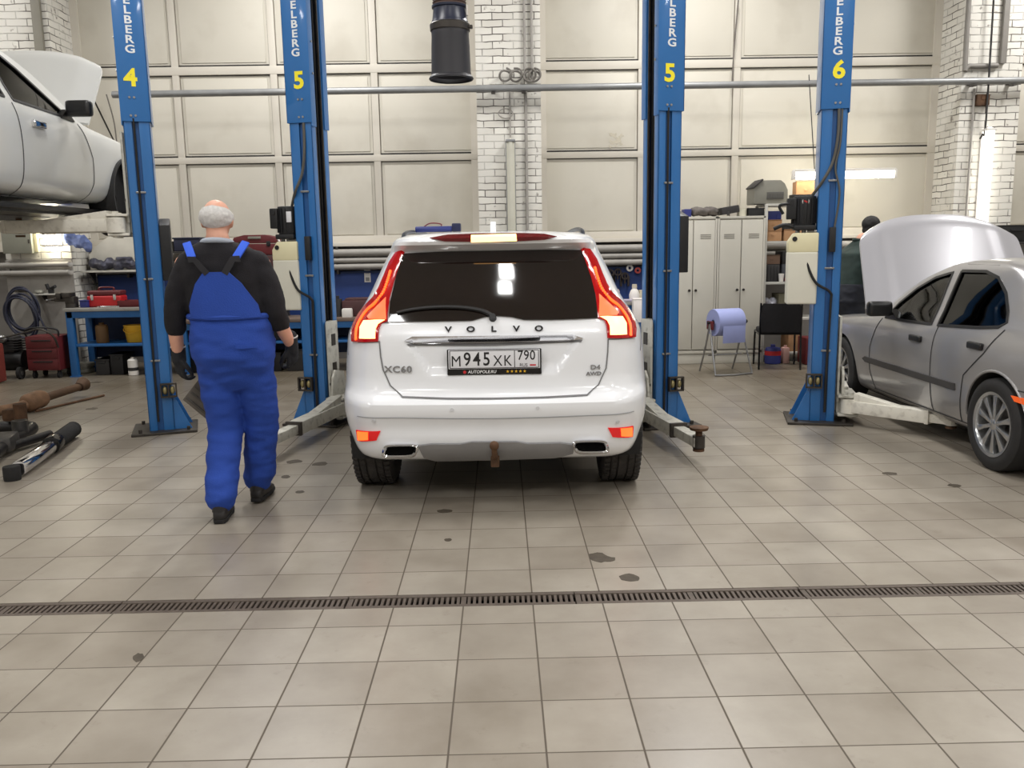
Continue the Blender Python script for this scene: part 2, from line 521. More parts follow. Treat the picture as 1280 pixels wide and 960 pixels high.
    bp = nt.nodes.new('ShaderNodeBump'); bp.inputs['Strength'].default_value = .5; bp.inputs['Distance'].default_value = .003; L.new(hs, bp.inputs['Height']); L.new(bp.outputs['Normal'], b.inputs['Normal'])
    return m


brick = brick_mat(); tiles = tile_mat()

# ------------------------------------------------------------------ room shell
WY = 11.7          # back wall face
PF = 11.1          # front of the brick pillars
XL, XR, YB, ZC = -11.0, 11.0, -7.0, 6.0
DY0, DY1 = 3.447, 3.583    # drain slot
mb = MB()
mb.box(((XL + XR) / 2, (YB + DY0) / 2, -.1), (XR - XL, DY0 - YB, .2)); mb.box(((XL + XR) / 2, (DY1 + WY + .3) / 2, -.1), (XR - XL, WY + .3 - DY1, .2))
struct('floor', mb, tiles)
mb = MB(); mb.box(((XL + XR) / 2, (DY0 + DY1) / 2, -.16), (XR - XL, DY1 - DY0 + .02, .08)); mb.box(((XL + XR) / 2, DY0 - .005, -.08), (XR - XL, .01, .1)); mb.box(((XL + XR) / 2, DY1 + .005, -.08), (XR - XL, .01, .1))
struct('floor_channel', mb, dark_gap)
mb = MB(); mb.box((0, (YB + WY) / 2, ZC + .1), (XR - XL, WY - YB + .4, .2)); struct('ceiling', mb, ceil_m)
mb = MB(); mb.box((0, WY + .15, 1.6 + (ZC - 1.6) / 2), (XR - XL, .3, ZC - 1.6)); struct('wall_back', mb, cream)
mb = MB(); mb.box((0, WY + .2, .8), (XR - XL, .2, 1.6)); struct('wall_back_lower', mb, lower_wall)
mb = MB(); mb.box((XL - .1, (YB + WY) / 2, ZC / 2), (.2, WY - YB + .4, ZC)); struct('wall_left', mb, white_wall)
mb = MB(); mb.box((XR + .1, (YB + WY) / 2, ZC / 2), (.2, WY - YB + .4, ZC)); struct('wall_right', mb, white_wall)
mb = MB(); mb.box((0, YB - .1, ZC / 2), (XR - XL, .2, ZC)); struct('wall_front', mb, white_wall)

pillx = [(-6.35, -5.51), (-.263, .545), (5.86, 6.62)]
for i, (a, b) in enumerate(pillx):
    mb = MB(); mb.box(((a + b) / 2, (PF + WY) / 2 + .02, ZC / 2), (b - a, WY - PF + .04, ZC)); struct('pillar', mb, brick)
# plinth painted grey on the left pillar's foot
mb = MB(); mb.box((-5.93, PF - .012, .75), (.85, .02, 1.38)); struct('pillar_dado', mb, M('grey_dado_paint', (150, 146, 140), .6, var=.08, scale=2, dirt=(90, 84, 78), dirt_amt=.4))

# cream panelled gates between the pillars: stiles, rails, dark seal above each rail, sill
Z1a, Z1b, Z2a, Z2b, ZS = 3.79, 3.894, 2.66, 2.742, 1.6


def bay(n, x0, x1, mull, lab):
    fr = MB(); gp = MB(); pn = MB(); sm = MB()
    fr.box((x0 + .05, WY - .018, 3.8), (.10, .036, 4.4)); fr.box((x1 - .05, WY - .018, 3.8), (.10, .036, 4.4))
    for m in mull:
        fr.box((m, WY - .018, 3.8), (.09, .036, 4.4), .004)
        sm.box((m - .050, WY - .006, 3.8), (.006, .012, 4.4)); sm.box((m + .050, WY - .006, 3.8), (.006, .012, 4.4))
    for (a, b) in ((Z1a, Z1b), (Z2a, Z2b), (5.0, 5.1)):
        fr.box(((x0 + x1) / 2, WY - .02, (a + b) / 2), (x1 - x0, .040, b - a), .004)
        gp.box(((x0 + x1) / 2, WY - .008, b + .012), (x1 - x0 - .16, .016, .022)); gp.box(((x0 + x1) / 2, WY - .006, a - .007), (x1 - x0 - .16, .012, .007))
    fr.box(((x0 + x1) / 2, WY - .02, ZS + .04), (x1 - x0, .04, .09), .004)
    fr.box(((x0 + x1) / 2, WY - .07, ZS - .03), (x1 - x0, .16, .05), .006)
    xs = [x0] + list(mull) + [x1]
    for a, b in zip(xs[:-1], xs[1:]):
        for (c, d) in ((ZS + .1, Z2a - .05), (Z2b + .05, Z1a - .05), (Z1b + .05, 4.97)):
            pn.box(((a + b) / 2, WY - .006, (c + d) / 2), (b - a - .18, .012, d - c), .004)
    o = struct('trim_%d' % n, fr, cream_frame); struct('seal', gp, dark_gap, o); struct('seam', sm, M('seam_grey', (128, 121, 110), .8), o); struct('panel', pn, cream, o)


bay(1, -5.51, -.263, (-4.21, -2.93, -1.616), 'left')
bay(2, .545, 5.86, (1.908, 3.17, 4.45), 'right')
bay(3, 6.62, 11.0, (8.0, 9.4), '')
bay(4, -11.0, -6.35, (-9.4, -7.9), '')

# floor drain grates, one metre each
grate_m = M('cast_iron_grate', (92, 82, 74), .6, metal=.25, var=.15, scale=20)
g0 = None
for i in range(-5, 6):
    x = i * 1.0 - .2
    if g0 is None:
        mb = MB(); L_ = .995; wd_ = DY1 - DY0 - .006
        mb.box((0, -wd_ / 2 + .0125, -.012), (L_, .025, .024), .003); mb.box((0, wd_ / 2 - .0125, -.012), (L_, .025, .024), .003)
        for k in range(42):
            xx = -L_ / 2 + (k + .5) * L_ / 42
            mb.box((xx, 0, -.0135), (.0125 if k % 21 else .022, wd_ - .03, .02))
        g0 = mb.build('drain_grate', grate_m, None, (x, (DY0 + DY1) / 2, 0), flat=True)
        tag(g0, 'slotted dark iron drain grate section set across the tiled floor', 'drain grate', 'floor drain grates')
    else:
        o = g0.copy(); COL.objects.link(o); o.location = (x, (DY0 + DY1) / 2, 0)
# scuffed patch on the cream gate right of the central pillar
mb = MB()
for k in range(16):
    a = P(762 + random.random() * 18, 166 + random.random() * 20, WY - .013); r = .012 + random.random() * .03
    mb.prism([(a.x + r * (1 + .5 * math.sin(j * 2.3 + k)) * math.cos(2 * PI * j / 9), a.z + r * .8 * (1 + .5 * math.cos(j * 1.7 + k)) * math.sin(2 * PI * j / 9)) for j in range(9)], WY - .0135 - k * .00015, WY - .0121)
tag(mb.build('wall_scuff', M('scuff_brown', (188, 181, 164), .7, var=.1, scale=20)), 'scuffed brownish patch on the cream gate right of the central pillar', 'stain', kind='stuff')
# oily smudges with a shape of their own
mb = MB()
for (px, py, sx, sy, a) in ((749, 697, .05, .022, .2), (760, 699, .035, .012, 0), (787, 722, .045, .016, .1), (556, 639, .045, .012, 0), (173, 822, .02, .012, .3), (1112, 592, .05, .012, 0), (1193, 607, .04, .012, .2), (115, 511, .06, .02, 0), (120, 478, .08, .02, 0), (368, 577, .06, .018, 0), (400, 580, .055, .018, .2), (375, 615, .03, .01, 0), (357, 596, .03, .014, .3), (560, 675, .02, .008, 0)):
    d = RIGHT * ((px - 640) / F_PX) + DOWN * ((py - 480) / F_PX) + FWD; p = CAM + d * (-CAM.z / d.z)
    k = 14; pts = []
    for j in range(k):
        t = 2 * PI * j / k; r = 1 + .35 * noise.noise((px + 3 * math.cos(t), py + 3 * math.sin(t), 0))
        x, y = sx * r * math.cos(t), sy * 3 * r * math.sin(t)
        pts.append((p.x + x * math.cos(a) - y * math.sin(a), p.y + x * math.sin(a) + y * math.cos(a)))
    mb.prism(pts, .0002, .0010 + (px % 7) * .0001, 'XY')
tag(mb.build('dirt_smudges', M('oily_dirt', (74, 66, 55), .7, var=.2, scale=30)), 'dark oily smudges scattered over the beige floor tiles', 'stain', kind='stuff')
# ------------------------------------------------------------------ car bodies
class CarBody:
    """closed shell made of horizontal slices; every slice has a rear, a front, a half width and rounded corners"""

    def __init__(s, tab, loc, rz, taper=.05, dent=None):
        zs = [t[0] for t in tab]
        s.f = [pchip(zs, [t[i] for t in tab]) for i in range(1, 10)]
        s.z0, s.z1 = zs[0], zs[-1]; s.taper = taper; s.dent = dent
        s.mw = Matrix.Translation(loc) @ Matrix.Rotation(rz, 4, 'Z'); s.inv = s.mw.inverted(); s.loc = Vector(loc); s.rz = rz

    def par(s, z):
        return [f(z) for f in s.f]      # yr yf w rrx rry frx fry bowr bowf

    def tap(s, y, yr, yf):
        t = (y - (yr + yf) / 2) / ((yf - yr) / 2)
        return 1 - s.taper * min(1, abs(t)) ** 3

    def rear(s, x, z):
        yr, yf, w, rrx, rry, frx, fry, br, bf = s.par(z)
        x = abs(x); y = yr
        for _ in range(3):
            xx = x / s.tap(y, yr, yf)
            c = w - rrx
            if xx <= c: y = yr + br * (xx / w) ** 2
            else:
                q = min(1, (xx - c) / rrx)
                y = yr + br * (c / w) ** 2 + rry * (1 - math.sqrt(max(0, 1 - q * q)))
        if s.dent: y += s.dent(x, z)
        return y

    def front(s, x, z):
        yr, yf, w, rrx, rry, frx, fry, br, bf = s.par(z)
        xx = abs(x) / (1 - s.taper); c = w - frx
        if xx <= c: return yf - bf * (xx / w) ** 2
        q = min(1, (xx - c) / frx)
        return yf - bf * (c / w) ** 2 - fry * (1 - math.sqrt(max(0, 1 - q * q)))

    def side(s, y, z):
        yr, yf, w, rrx, rry, frx, fry, br, bf = s.par(z)
        ya = yr + br * ((w - rrx) / w) ** 2; yb = yf - bf * ((w - frx) / w) ** 2
        x = w
        if y < ya + rry:
            q = max(0, min(1, 1 - (y - ya) / rry)); x = w - rrx + rrx * math.sqrt(max(0, 1 - q * q))
        elif y > yb - fry:
            q = max(0, min(1, 1 - (yb - y) / fry)); x = w - frx + frx * math.sqrt(max(0, 1 - q * q))
        return x * s.tap(y, yr, yf)

    def inside(s, p):
        if not (s.z0 <= p.z <= s.z1): return False
        yr, yf, w = s.par(p.z)[:3]
        if abs(p.x) > w or p.y < yr or p.y > yf: return False
        return abs(p.x) <= s.side(p.y, p.z) and p.y >= s.rear(p.x, p.z) and p.y <= s.front(p.x, p.z)

    def hit(s, px, py, cx=None):
        """where the sight line of a photograph position meets the body (car coordinates)"""
        cx = cx if cx is not None else px
        for k in range(14):
            d = RIGHT * ((px - 640) / F_PX) + DOWN * ((py - 480) / F_PX) + FWD
            d = (s.inv.to_3x3() @ d).normalized(); o = s.inv @ CAM
            t = 2.5
            while t < 14:
                if s.inside(o + d * t):
                    a, b = t - .04, t
                    for _ in range(14):
                        m = (a + b) / 2
                        if s.inside(o + d * m): b = m
                        else: a = m
                    return o + d * b
                t += .04
            px += .8 if cx > px + 1 else (-.8 if cx < px - 1 else 0)
            py -= 1.0 if k > 4 else 0
        raise ValueError('miss %s %s' % (px, py))

    def frear(s, x, z, off):
        e = .012; y = s.rear(x, z)
        n = Vector((-(s.rear(x + e, z) - s.rear(x - e, z)) / (2 * e), 1, -(s.rear(x, z + e) - s.rear(x, z - e)) / (2 * e))).normalized()
        p = Vector((x, y, z)) - n * off
        return p

    def fside(s, sg):
        def f(y, z, off):
            e = .015
            n = Vector((1, -(s.side(y + e, z) - s.side(y - e, z)) / (2 * e), -(s.side(y, z + e) - s.side(y, z - e)) / (2 * e))).normalized()
            p = Vector((s.side(y, z), y, z)) + n * off
            return Vector((p.x * sg, p.y, p.z))
        return f

    def ffront(s, x, z, off):
        e = .015; y = s.front(x, z)
        n = Vector((-(s.front(x + e, z) - s.front(x - e, z)) / (2 * e), 1, -(s.front(x, z + e) - s.front(x, z - e)) / (2 * e))).normalized()
        return Vector((x, y, z)) + n * off

    def shell(s, dz=.02, nr=34, nc=12, ns=34):
        rings = []; k = int((s.z1 - s.z0) / dz)
        for i in range(k + 1):
            z = s.z0 + (s.z1 - s.z0) * i / k
            yr, yf, w, rrx, rry, frx, fry, br, bf = s.par(z)
            h = []
            c = w - rrx
            for j in range(nr):
                x = c * j / nr; h.append((x, yr + br * (x / w) ** 2))
            for j in range(nc):
                t = PI / 2 * j / nc; h.append((c + rrx * math.sin(t), yr + br * (c / w) ** 2 + rry * (1 - math.cos(t))))
            ya = yr + br * (c / w) ** 2 + rry; c2 = w - frx; yb = yf - bf * (c2 / w) ** 2 - fry
            for j in range(ns): h.append((w, ya + (yb - ya) * j / ns))
            for j in range(nc):
                t = PI / 2 * j / nc; h.append((c2 + frx * math.cos(t), yb + fry * math.sin(t)))
            for j in range(nr // 2 + 1):
                x = c2 * (1 - j / (nr // 2)); h.append((x, yf - bf * (x / w) ** 2))
            h2 = []
            for q, (x, y) in enumerate(h):
                x2 = x * s.tap(y, yr, yf)
                if s.dent and q < nr + nc: y += s.dent(x2, z)
                h2.append((x2, y))
            ring = [(x, y, z) for x, y in h2] + [(-x, y, z) for x, y in reversed(h2[1:-1])]
            rings.append(ring)
        mb = MB(); mb.loft(rings, cap=True); bmesh.ops.triangulate(mb.bm, faces=[f for f in mb.bm.faces if len(f.verts) > 4])
        return mb


def cut(o, cutters):
    for c in cutters:
        co = c.build('cutter', [MATS['cabin_dark']], None)
        co.parent = o.parent
        md = o.modifiers.new('b', 'BOOLEAN'); md.operation = 'DIFFERENCE'; md.object = co; md.solver = 'EXACT'
        try: md.material_mode = 'TRANSFER'
        except Exception: pass
        baked(o)
        me = co.data; bpy.data.objects.remove(co); bpy.data.meshes.remove(me)
    return o


def resmooth(o, ang=32):
    bm = bmesh.new(); bm.from_mesh(o.data)
    for f in bm.faces: f.smooth = True
    for e in bm.edges:
        e.smooth = not (len(e.link_faces) != 2 or e.calc_face_angle(0) > R(ang))
    bm.to_mesh(o.data); bm.free()


cabin = M('cabin_dark', (40, 39, 38), .8, var=.2)
tyre_m = M('tyre_rubber', (34, 33, 33), .8, var=.15, scale=18)
rim_m = M('alloy_silver', (188, 189, 190), .22, metal=.85, var=.05)


def wheel(name, parent, c, r, wid, rr, spokes, outer, tread=False, mats=None):
    """tyre with rim, spokes and hub as children; axle along x, 'outer' is the side the spokes face"""
    mb = MB(); h = wid / 2; pr = []
    pr += [(rr, -h * .8), (rr + .02, -h * .95), (r - .05, -h), (r - .018, -h * .93), (r - .004, -h * .82)]
    if tread:
        for g in (-.62, -.25, .25, .62):
            pr += [(r, h * (g - .05)), (r - .009, h * (g - .035)), (r - .009, h * (g + .035)), (r, h * (g + .05))]
    else:
        pr += [(r, -h * .5), (r, h * .5)]
    pr += [(r - .004, h * .82), (r - .018, h * .93), (r - .05, h), (rr + .02, h * .95), (rr, h * .8)]
    rot = Matrix.Translation(c) @ Matrix.Rotation(PI / 2 * outer, 4, 'Y')
    n = 72
    mb.lathe(pr + [pr[0]], n, rot, cap=False)
    if tread:
        # shoulder lugs cut across the tread
        for k in range(56):
            a = 2 * PI * k / 56
            for sd in (-1, 1):
                q = Matrix.Translation(c) @ Matrix.Rotation(PI / 2 * outer, 4, 'Y') @ Matrix.Rotation(a, 4, 'Z') @ Matrix.Translation((r - .001, 0, sd * h * .78))
                tb = bmesh.new(); bmesh.ops.create_cube(tb, size=1); bmesh.ops.scale(tb, vec=(.014, .021, h * .28), verts=tb.verts); mb.add(tb, q)
                q = Matrix.Translation(c) @ Matrix.Rotation(PI / 2 * outer, 4, 'Y') @ Matrix.Rotation(a + sd * .03, 4, 'Z') @ Matrix.Translation((r - .002, 0, sd * h * .42)) @ Matrix.Rotation(.35 * sd, 4, 'X')
                tb = bmesh.new(); bmesh.ops.create_cube(tb, size=1); bmesh.ops.scale(tb, vec=(.011, .018, h * .2), verts=tb.verts); mb.add(tb, q)
    w = mb.build(name, tread_m if tread else tyre_m, parent)
    mb = MB()
    mb.lathe([(rr + .012, h * .86), (rr + .012, h * .94), (rr - .008, h * .9), (rr - .02, h * .5), (rr - .03, -h * .8), (rr, -h * .8), (rr + .005, h * .4), (rr + .012, h * .86)], 48, rot, cap=False)
    mb.build('rim', rim_m, w)
    for k in range(spokes):
        a = 2 * PI * k / spokes
        sp = MB()
        q = rot @ Matrix.Rotation(a, 4, 'Z')
        sp.prism([(.03, -.013), (rr * .55, -.014), (rr - .012, -.024), (rr - .012, .024), (rr * .55, .014), (.03, .013)], h * .55, h * .82, 'XY', .005, q)
        sp.build('spoke', rim_m, w)
    mb = MB(); mb.lathe([(.001, h * .86), (.03, h * .85), (.052, h * .74), (.055, h * .3), (.001, h * .3)], 24, rot); mb.build('hub_cap', rim_m, w)
    mb = MB(); mb.lathe([(.001, h * .1), (rr * .78, h * .1), (rr * .78, h * .02), (.001, h * .02)], 32, rot); mb.build('brake_disc', steel_dk, w)
    return w


# ------------------------------------------------------------------ white SUV in the middle
wcar = M('white_car_paint', (243, 245, 249), .22, var=.015, scale=1.5, coat=.6, spec=.5)
gap_m = M('panel_gap', (120, 120, 122), .8)
gap_dk = M('panel_gap_dark', (52, 52, 54), .8)
suv_glass = M('privacy_glass', (22, 14, 12), .05, var=.1, spec=.8)
lens_red = M('lamp_lens_red', (150, 6, 12), .12, var=.05, emis=(255, 10, 16), es=.12)
lens_lit = M('lamp_lit_red', (255, 60, 30), .3, emis=(255, 92, 34), es=2.6)
lens_core = M('lamp_lit_core', (255, 200, 150), .3, emis=(255, 196, 120), es=3.2)
lens_pink = M('lamp_lit_amber', (255, 120, 70), .3, emis=(255, 96, 60), es=1.0)
skid_m = M('skid_plate_silver', (150, 150, 152), .4, metal=.4, var=.06)


def suv_dent(x, z):
    x = abs(x); d = 0
    # number plate recess in the tailgate
    if .80 < z < 1.0:
        hw = .39 + (z - .84) * .66
        e = min((hw - x) / .03, (z - .805) / .05, 1)
        if e > 0: d += .03 * e * e * (3 - 2 * e)
    # soft hollow between bumper ledge and lower lip
    if .46 < z < .60: d += .012 * math.sin((z - .46) / .14 * PI) * max(0, 1 - (x / .8) ** 6)
    return d


SUV_TAB = [  # z, rear, front, half width, rear corner x/y, front corner x/y, bow
    (.27, .30, 4.30, .82, .18, .20, .3, .3, .03, .1),
    (.30, .16, 4.40, .85, .2, .24, .3, .3, .03, .1),
    (.35, .095, 4.50, .875, .22, .28, .3, .4, .03, .1),
    (.42, .05, 4.55, .905, .26, .36, .3, .4, .045, .12),
    (.50, .03, 4.60, .932, .27, .40, .3, .45, .05, .13),
    (.58, .005, 4.62, .94, .27, .42, .3, .5, .05, .14),
    (.645, .0, 4.62, .942, .27, .43, .3, .5, .05, .14),
    (.675, .02, 4.62, .942, .27, .43, .3, .5, .05, .14),
    (.71, .065, 4.61, .944, .28, .44, .3, .5, .05, .14),
    (.80, .085, 4.58, .942, .29, .46, .3, .5, .055, .14),
    (.92, .09, 4.50, .932, .29, .46, .3, .5, .055, .14),
    (1.02, .10, 4.30, .915, .28, .46, .3, .5, .055, .15),
    (1.08, .12, 3.95, .885, .26, .44, .3, .5, .055, .15),
    (1.13, .145, 3.50, .853, .24, .42, .25, .4, .055, .14),
    (1.18, .175, 3.36, .82, .22, .40, .22, .35, .055, .12),
    (1.25, .225, 3.22, .78, .125, .38, .2, .3, .055, .12),
    (1.35, .30, 3.02, .735, .125, .36, .2, .3, .055, .12),
    (1.45, .375, 2.80, .69, .125, .36, .2, .3, .06, .12),
    (1.505, .415, 2.66, .662, .125, .34, .2, .3, .06, .12),
    (1.53, .33, 2.60, .648, .16, .36, .2, .3, .06, .12),
    (1.57, .31, 2.45, .622, .17, .38, .2, .3, .06, .12),
    (1.588, .345, 2.28, .595, .2, .4, .2, .3, .07, .12),
    (1.603, .43, 2.10, .55, .22, .4, .22, .3, .08, .12),
    (1.613, .58, 1.90, .46, .24, .36, .24, .3, .09, .1),
    (1.618, .80, 1.65, .32, .2, .25, .2, .25, .06, .06)]
suv = thing('suv_car', 'white SUV seen from behind with its brake lights on, in the middle of the hall', 'car', (-.055, 4.66, 0), R(-1.2))
S = CarBody(SUV_TAB, (-.055, 4.66, 0), R(-1.2), .05, suv_dent)
body = S.shell().build('body', [wcar, cabin], suv)
RA, FA = .80, 3.57
cut(body, [MB().cyl((-1.2, y, .37), (-.58, y, .37), .405, n=40) for y in (RA, FA)] + [MB().cyl((.58, y, .37), (1.2, y, .37), .405, n=40) for y in (RA, FA)])
resmooth(body)
for y in (RA, FA):
    for sg in (-1, 1):
        wheel('wheel', suv, (sg * .785, y, .365), .365, .245, .24, 5, sg, tread=True)


def rp(pts):   # photograph outline -> tailgate surface (x, z)
    out = []
    for p in pts:
        q = S.hit(p[0], p[1], 617)
        out.append((q.x, q.z))
    return out


def mir(pts): return [(-x, z) for x, z in reversed(pts)]


# rear window
gpoly = rp([(505, 318), (560, 315), (620, 313.5), (680, 313), (728, 313.5), (737, 335), (745, 365), (751, 398), (720, 399.5), (690, 400.5), (655, 400.5), (640, 397), (622, 395.5), (606, 397), (590, 401.5), (540, 402.5), (486, 403), (488, 378), (496, 345)])
patch(gpoly, S.frear, .004, .006, .022).build('rear_window', suv_glass, suv)
wip = MB(); wpt = [S.frear(*rp([q])[0], .02) for q in ((617, 398), (605, 391), (580, 386.5), (545, 386), (515, 389), (497, 393))]
wip.tube(wpt, [.013, .008], 8, smooth=4); wip.cyl(S.frear(*rp([(616, 398)])[0], 0), S.frear(*rp([(616, 398)])[0], .035), .022, .017, 14)
wip.build('rear_wiper', black, suv)
# tail lamps
lo = rp([(441.5, 427), (441, 417), (443.5, 405), (450, 393), (459, 381.5), (468.5, 371.5), (475, 360), (481, 346), (488, 329), (496, 316.5), (502, 312), (506, 315.5), (499, 335), (493, 352), (487.5, 373), (485.5, 390), (484.5, 402), (477, 405), (474, 412), (473, 427)])
led = rp([(448, 425), (448.5, 412), (453, 401), (461.5, 389), (472, 378.5), (480, 367), (486, 352), (489.5, 341)])
core = rp([(452, 423.5), (452.5, 410), (457, 402), (474, 401), (482, 401), (474, 406), (471, 412), (470.5, 423.5)])
inner = rp([(461, 397), (472, 385), (483, 373), (483.5, 400), (463, 400)])
for sg in (1, -1):
    m_ = (lambda p: p) if sg == 1 else mir
    tl = patch(m_(lo), S.frear, .012, .001, .025).build('tail_lamp', lens_red, suv)
    lp = led if sg == 1 else [(-x, z) for x, z in led]
    mbl = MB(); pts = [S.frear(x, z, .016) for x, z in lp]; ps = spline(pts, 10)
    mbl.tube(ps[:42], .0085, 8); mbl.build('light_guide', lens_lit, tl)
    mbl = MB()
    for q in ps[42::2]: mbl.sph(q, .0085, 8)
    mbl.build('led_row', lens_lit, tl)
    patch(m_(core), S.frear, .004, .013, .03).build('brake_light', lens_core, tl)
    patch(m_(inner), S.frear, .003, .013, .03).build('turn_signal', lens_pink, tl)
# high brake light in the spoiler
patch(rp([(537, 298.5), (560, 294.5), (600, 293), (650, 292.5), (680, 293.5), (696, 296.5), (680, 299.5), (640, 301.5), (590, 302), (556, 301.5)]), S.frear, .004, .003, .012).build('spoiler_slot', M('brake_strip_dark', (96, 14, 18), .25), suv)
patch(rp([(589, 296), (645, 294.5), (646, 300.5), (589, 302)]), S.frear, .004, .008, .012).build('high_brake_light', lens_core, suv)
# panel gaps
mb = ribbon(rp([(474.5, 428), (476, 445), (479, 462), (488, 482), (503, 496.5), (560, 498.5), (617, 498.5), (680, 497), (734, 494), (748, 481), (757.5, 460), (759.5, 440), (760, 424)]), S.frear, .007)
ribbon(rp([(448, 427.8), (475, 427)]), S.frear, .006, mb=mb); ribbon(rp([(760, 424), (790, 422)]), S.frear, .006, mb=mb)
ribbon(rp([(474, 404), (486, 403.5)]), S.frear, .006, mb=mb)
mb.build('tailgate_gap', gap_m, suv)
mb = ribbon(rp([(447, 520), (500, 522), (560, 523), (617, 523), (680, 521.5), (740, 519), (792, 514)]), S.frear, .005)
mb.build('bumper_crease', M('crease_shade_grey', (168, 170, 174), .6), suv)  # no gap here: grey strip paints the shade along the crease
# chrome strip over the plate
patch(rp([(506, 426), (516, 421), (617, 420), (715, 418.5), (729, 423), (712, 426.5), (617, 428.5), (520, 430)]), S.frear, .012, .004, .03).build('chrome_strip', chrome, suv)
patch(rp([(508, 430.5), (617, 429), (728, 425), (726, 428), (617, 432), (512, 433)]), S.frear, .003, .003, .03).build('handle_gap', gap_m, suv)


def on_rear(px, py, off): return S.frear(*rp([(px, py)])[0], off)


letm = M('badge_dark_chrome', (70, 70, 72), .2, metal=.7)
for ch, px in zip('VOLVO', (560.5, 588.5, 617, 645.5, 673.5)):
    text('lettering', ch, .044, letm, suv, on_rear(px, 412.5 - (px - 560) * .012, .006), (R(78), 0, 0), .003, .0015, 1.35)
badge = M('badge_grey_chrome', (150, 150, 152), .25, metal=.5)
text('badge', 'XC60', .052, badge, suv, on_rear(498, 462, .006), (R(88), 0, R(-6)), .003, .001, 1.2, lsp=1.1)
text('badge', 'D4', .036, badge, suv, on_rear(744, 459, .006), (R(88), 0, R(6)), .003, .0005, 1.3)
text('badge', 'AWD', .03, badge, suv, on_rear(742, 467, .006), (R(88), 0, R(6)), .003, .0005, 1.2)
# number plate
pc = S.hit(618, 450); py_ = pc.y - .035
pl = thing('number_plate', '', '', (0, 0, 0)); del pl['label']; del pl['category']
pl.parent = suv; pl.location = (pc.x, py_, pc.z); pl.rotation_euler = (R(-2), 0, 0)
mb = MB(); mb.box((0, .006, -.006), (.534, .012, .146), .008); fr_ = mb.build('plate_frame', black_gl, pl)
mb = MB(); mb.box((0, -.002, .010), (.516, .006, .108), .004); mb.build('plate', M('plate_white', (226, 226, 230), .4, var=.02), pl)
ink = M('plate_ink', (26, 24, 26), .5)
mb = MB()
for z in (.010 - .0495, .010 + .0495): mb.box((0, -.0052, z), (.50, .001, .004))
for x in (-.25, .25, .115): mb.box((x, -.0052, .010), (.004, .001, .099))
mb.build('plate_border', ink, pl)
text('plate_text', 'M', .086, ink, pl, (-.215, -.0055, -.002), ext=.0006, sx=.9)
for ch, x in zip('945', (-.152, -.098, -.043)): text('plate_text', ch, .107, ink, pl, (x, -.0055, .008), ext=.0006, bold=.0012, sx=.82)
for ch, x in zip('XK', (.020, .076)): text('plate_text', ch, .086, ink, pl, (x, -.0055, -.002), ext=.0006, sx=.85)
text('plate_text', '790', .076, ink, pl, (.182, -.0055, .027), ext=.0006, bold=.0006, sx=.86, lsp=1.05)
text('plate_text', 'RUS', .026, ink, pl, (.165, -.0055, -.026), ext=.0006, sx=1)
mb = MB(); mb.box((.218, -.0055, -.026), (.034, .001, .008)); mb.build('plate_flag', M('flag_red', (190, 30, 44), .5), pl)
text('frame_text', 'AUTOPOLE.RU', .024, M('frame_ink', (230, 230, 230), .5), pl, (-.07, -.0005, -.062), ext=.0008, bold=.0004, shear=.15)
mb = MB(); mb.prism([(-.168 + .009 * math.cos(2 * PI * k / 12), -.062 + .009 * math.sin(2 * PI * k / 12)) for k in range(12)], -.0012, .001); mb.build('frame_mark', M('frame_mark_red', (200, 40, 44), .5), pl)
mb = MB()
for k in range(5):
    cx_ = .075 + k * .024
    mb.prism([(cx_ + (.009 if j % 2 == 0 else .004) * math.sin(PI * j / 5), -.061 + (.009 if j % 2 == 0 else .004) * math.cos(PI * j / 5)) for j in range(10)], -.0012, .001)
mb.build('frame_stars', M('star_gold', (226, 176, 40), .5), pl)
# lower bumper: silver skid plate, exhaust tips, fog lamps, tow hitch
patch(rp([(523, 556), (540, 554), (575, 554), (590, 551.5), (645, 551), (660, 553.5), (700, 552.5), (718, 555), (716, 565), (694, 570), (617, 573.5), (545, 574), (530, 570)]), S.frear, .012, .002, .03).build('skid_plate', skid_m, suv)
for sg, c in ((-1, (501, 562)), (1, (738, 557))):
    q = S.hit(*c); q = Vector((q.x, q.y - .012, q.z))
    oc = []; ic = []
    for t in range(24):
        a = 2 * PI * t / 24; e = .45
        cx_ = math.copysign(abs(math.cos(a)) ** e, math.cos(a)); cz_ = math.copysign(abs(math.sin(a)) ** e, math.sin(a))
        oc.append((cx_ * .101 + .01 * sg * cz_ * -1, cz_ * .041)); ic.append((cx_ * .082 + .01 * sg * cz_ * -1, cz_ * .024))
    mb = MB(); q.y -= .035
    mb.loft([[(q.x + x, q.y + d, q.z + z) for x, z in poly] for poly, d in ((oc, .12), (oc, .004), ([((a[0] * .5 + b[0] * .5), (a[1] * .5 + b[1] * .5)) for a, b in zip(oc, ic)], -.006), (ic, .004), (ic, .12))], cap=False)
    et = mb.build('exhaust_tip', chrome, suv)
    mb = MB(); mb.prism([(q.x + x, q.z + z) for x, z in ic], q.y + .018, q.y + .04); mb.build('exhaust_bore', M('bore_shade', (6, 6, 6), .95, spec=.1), et)  # black plate paints the darkness inside the hollow tip
fl = rp([(446, 537), (476, 538.5), (471, 550), (448, 550.5)]); fl2 = rp([(448, 538.5), (461, 539.5), (461, 549), (449, 549.5)])
for sg in (1, -1):
    m_ = (lambda p: p) if sg == 1 else mir
    o = patch(m_(fl), S.frear, .006, .001, .03).build('fog_lamp', M('reflector_red', (196, 30, 34), .2, emis=(255, 20, 20), es=.25), suv)
    patch(m_(fl2), S.frear, .004, .007, .03).build('fog_bulb', lens_lit, o)
mb = MB(); q = S.hit(619, 566); a = Vector((q.x, q.y + .05, q.z + .01))
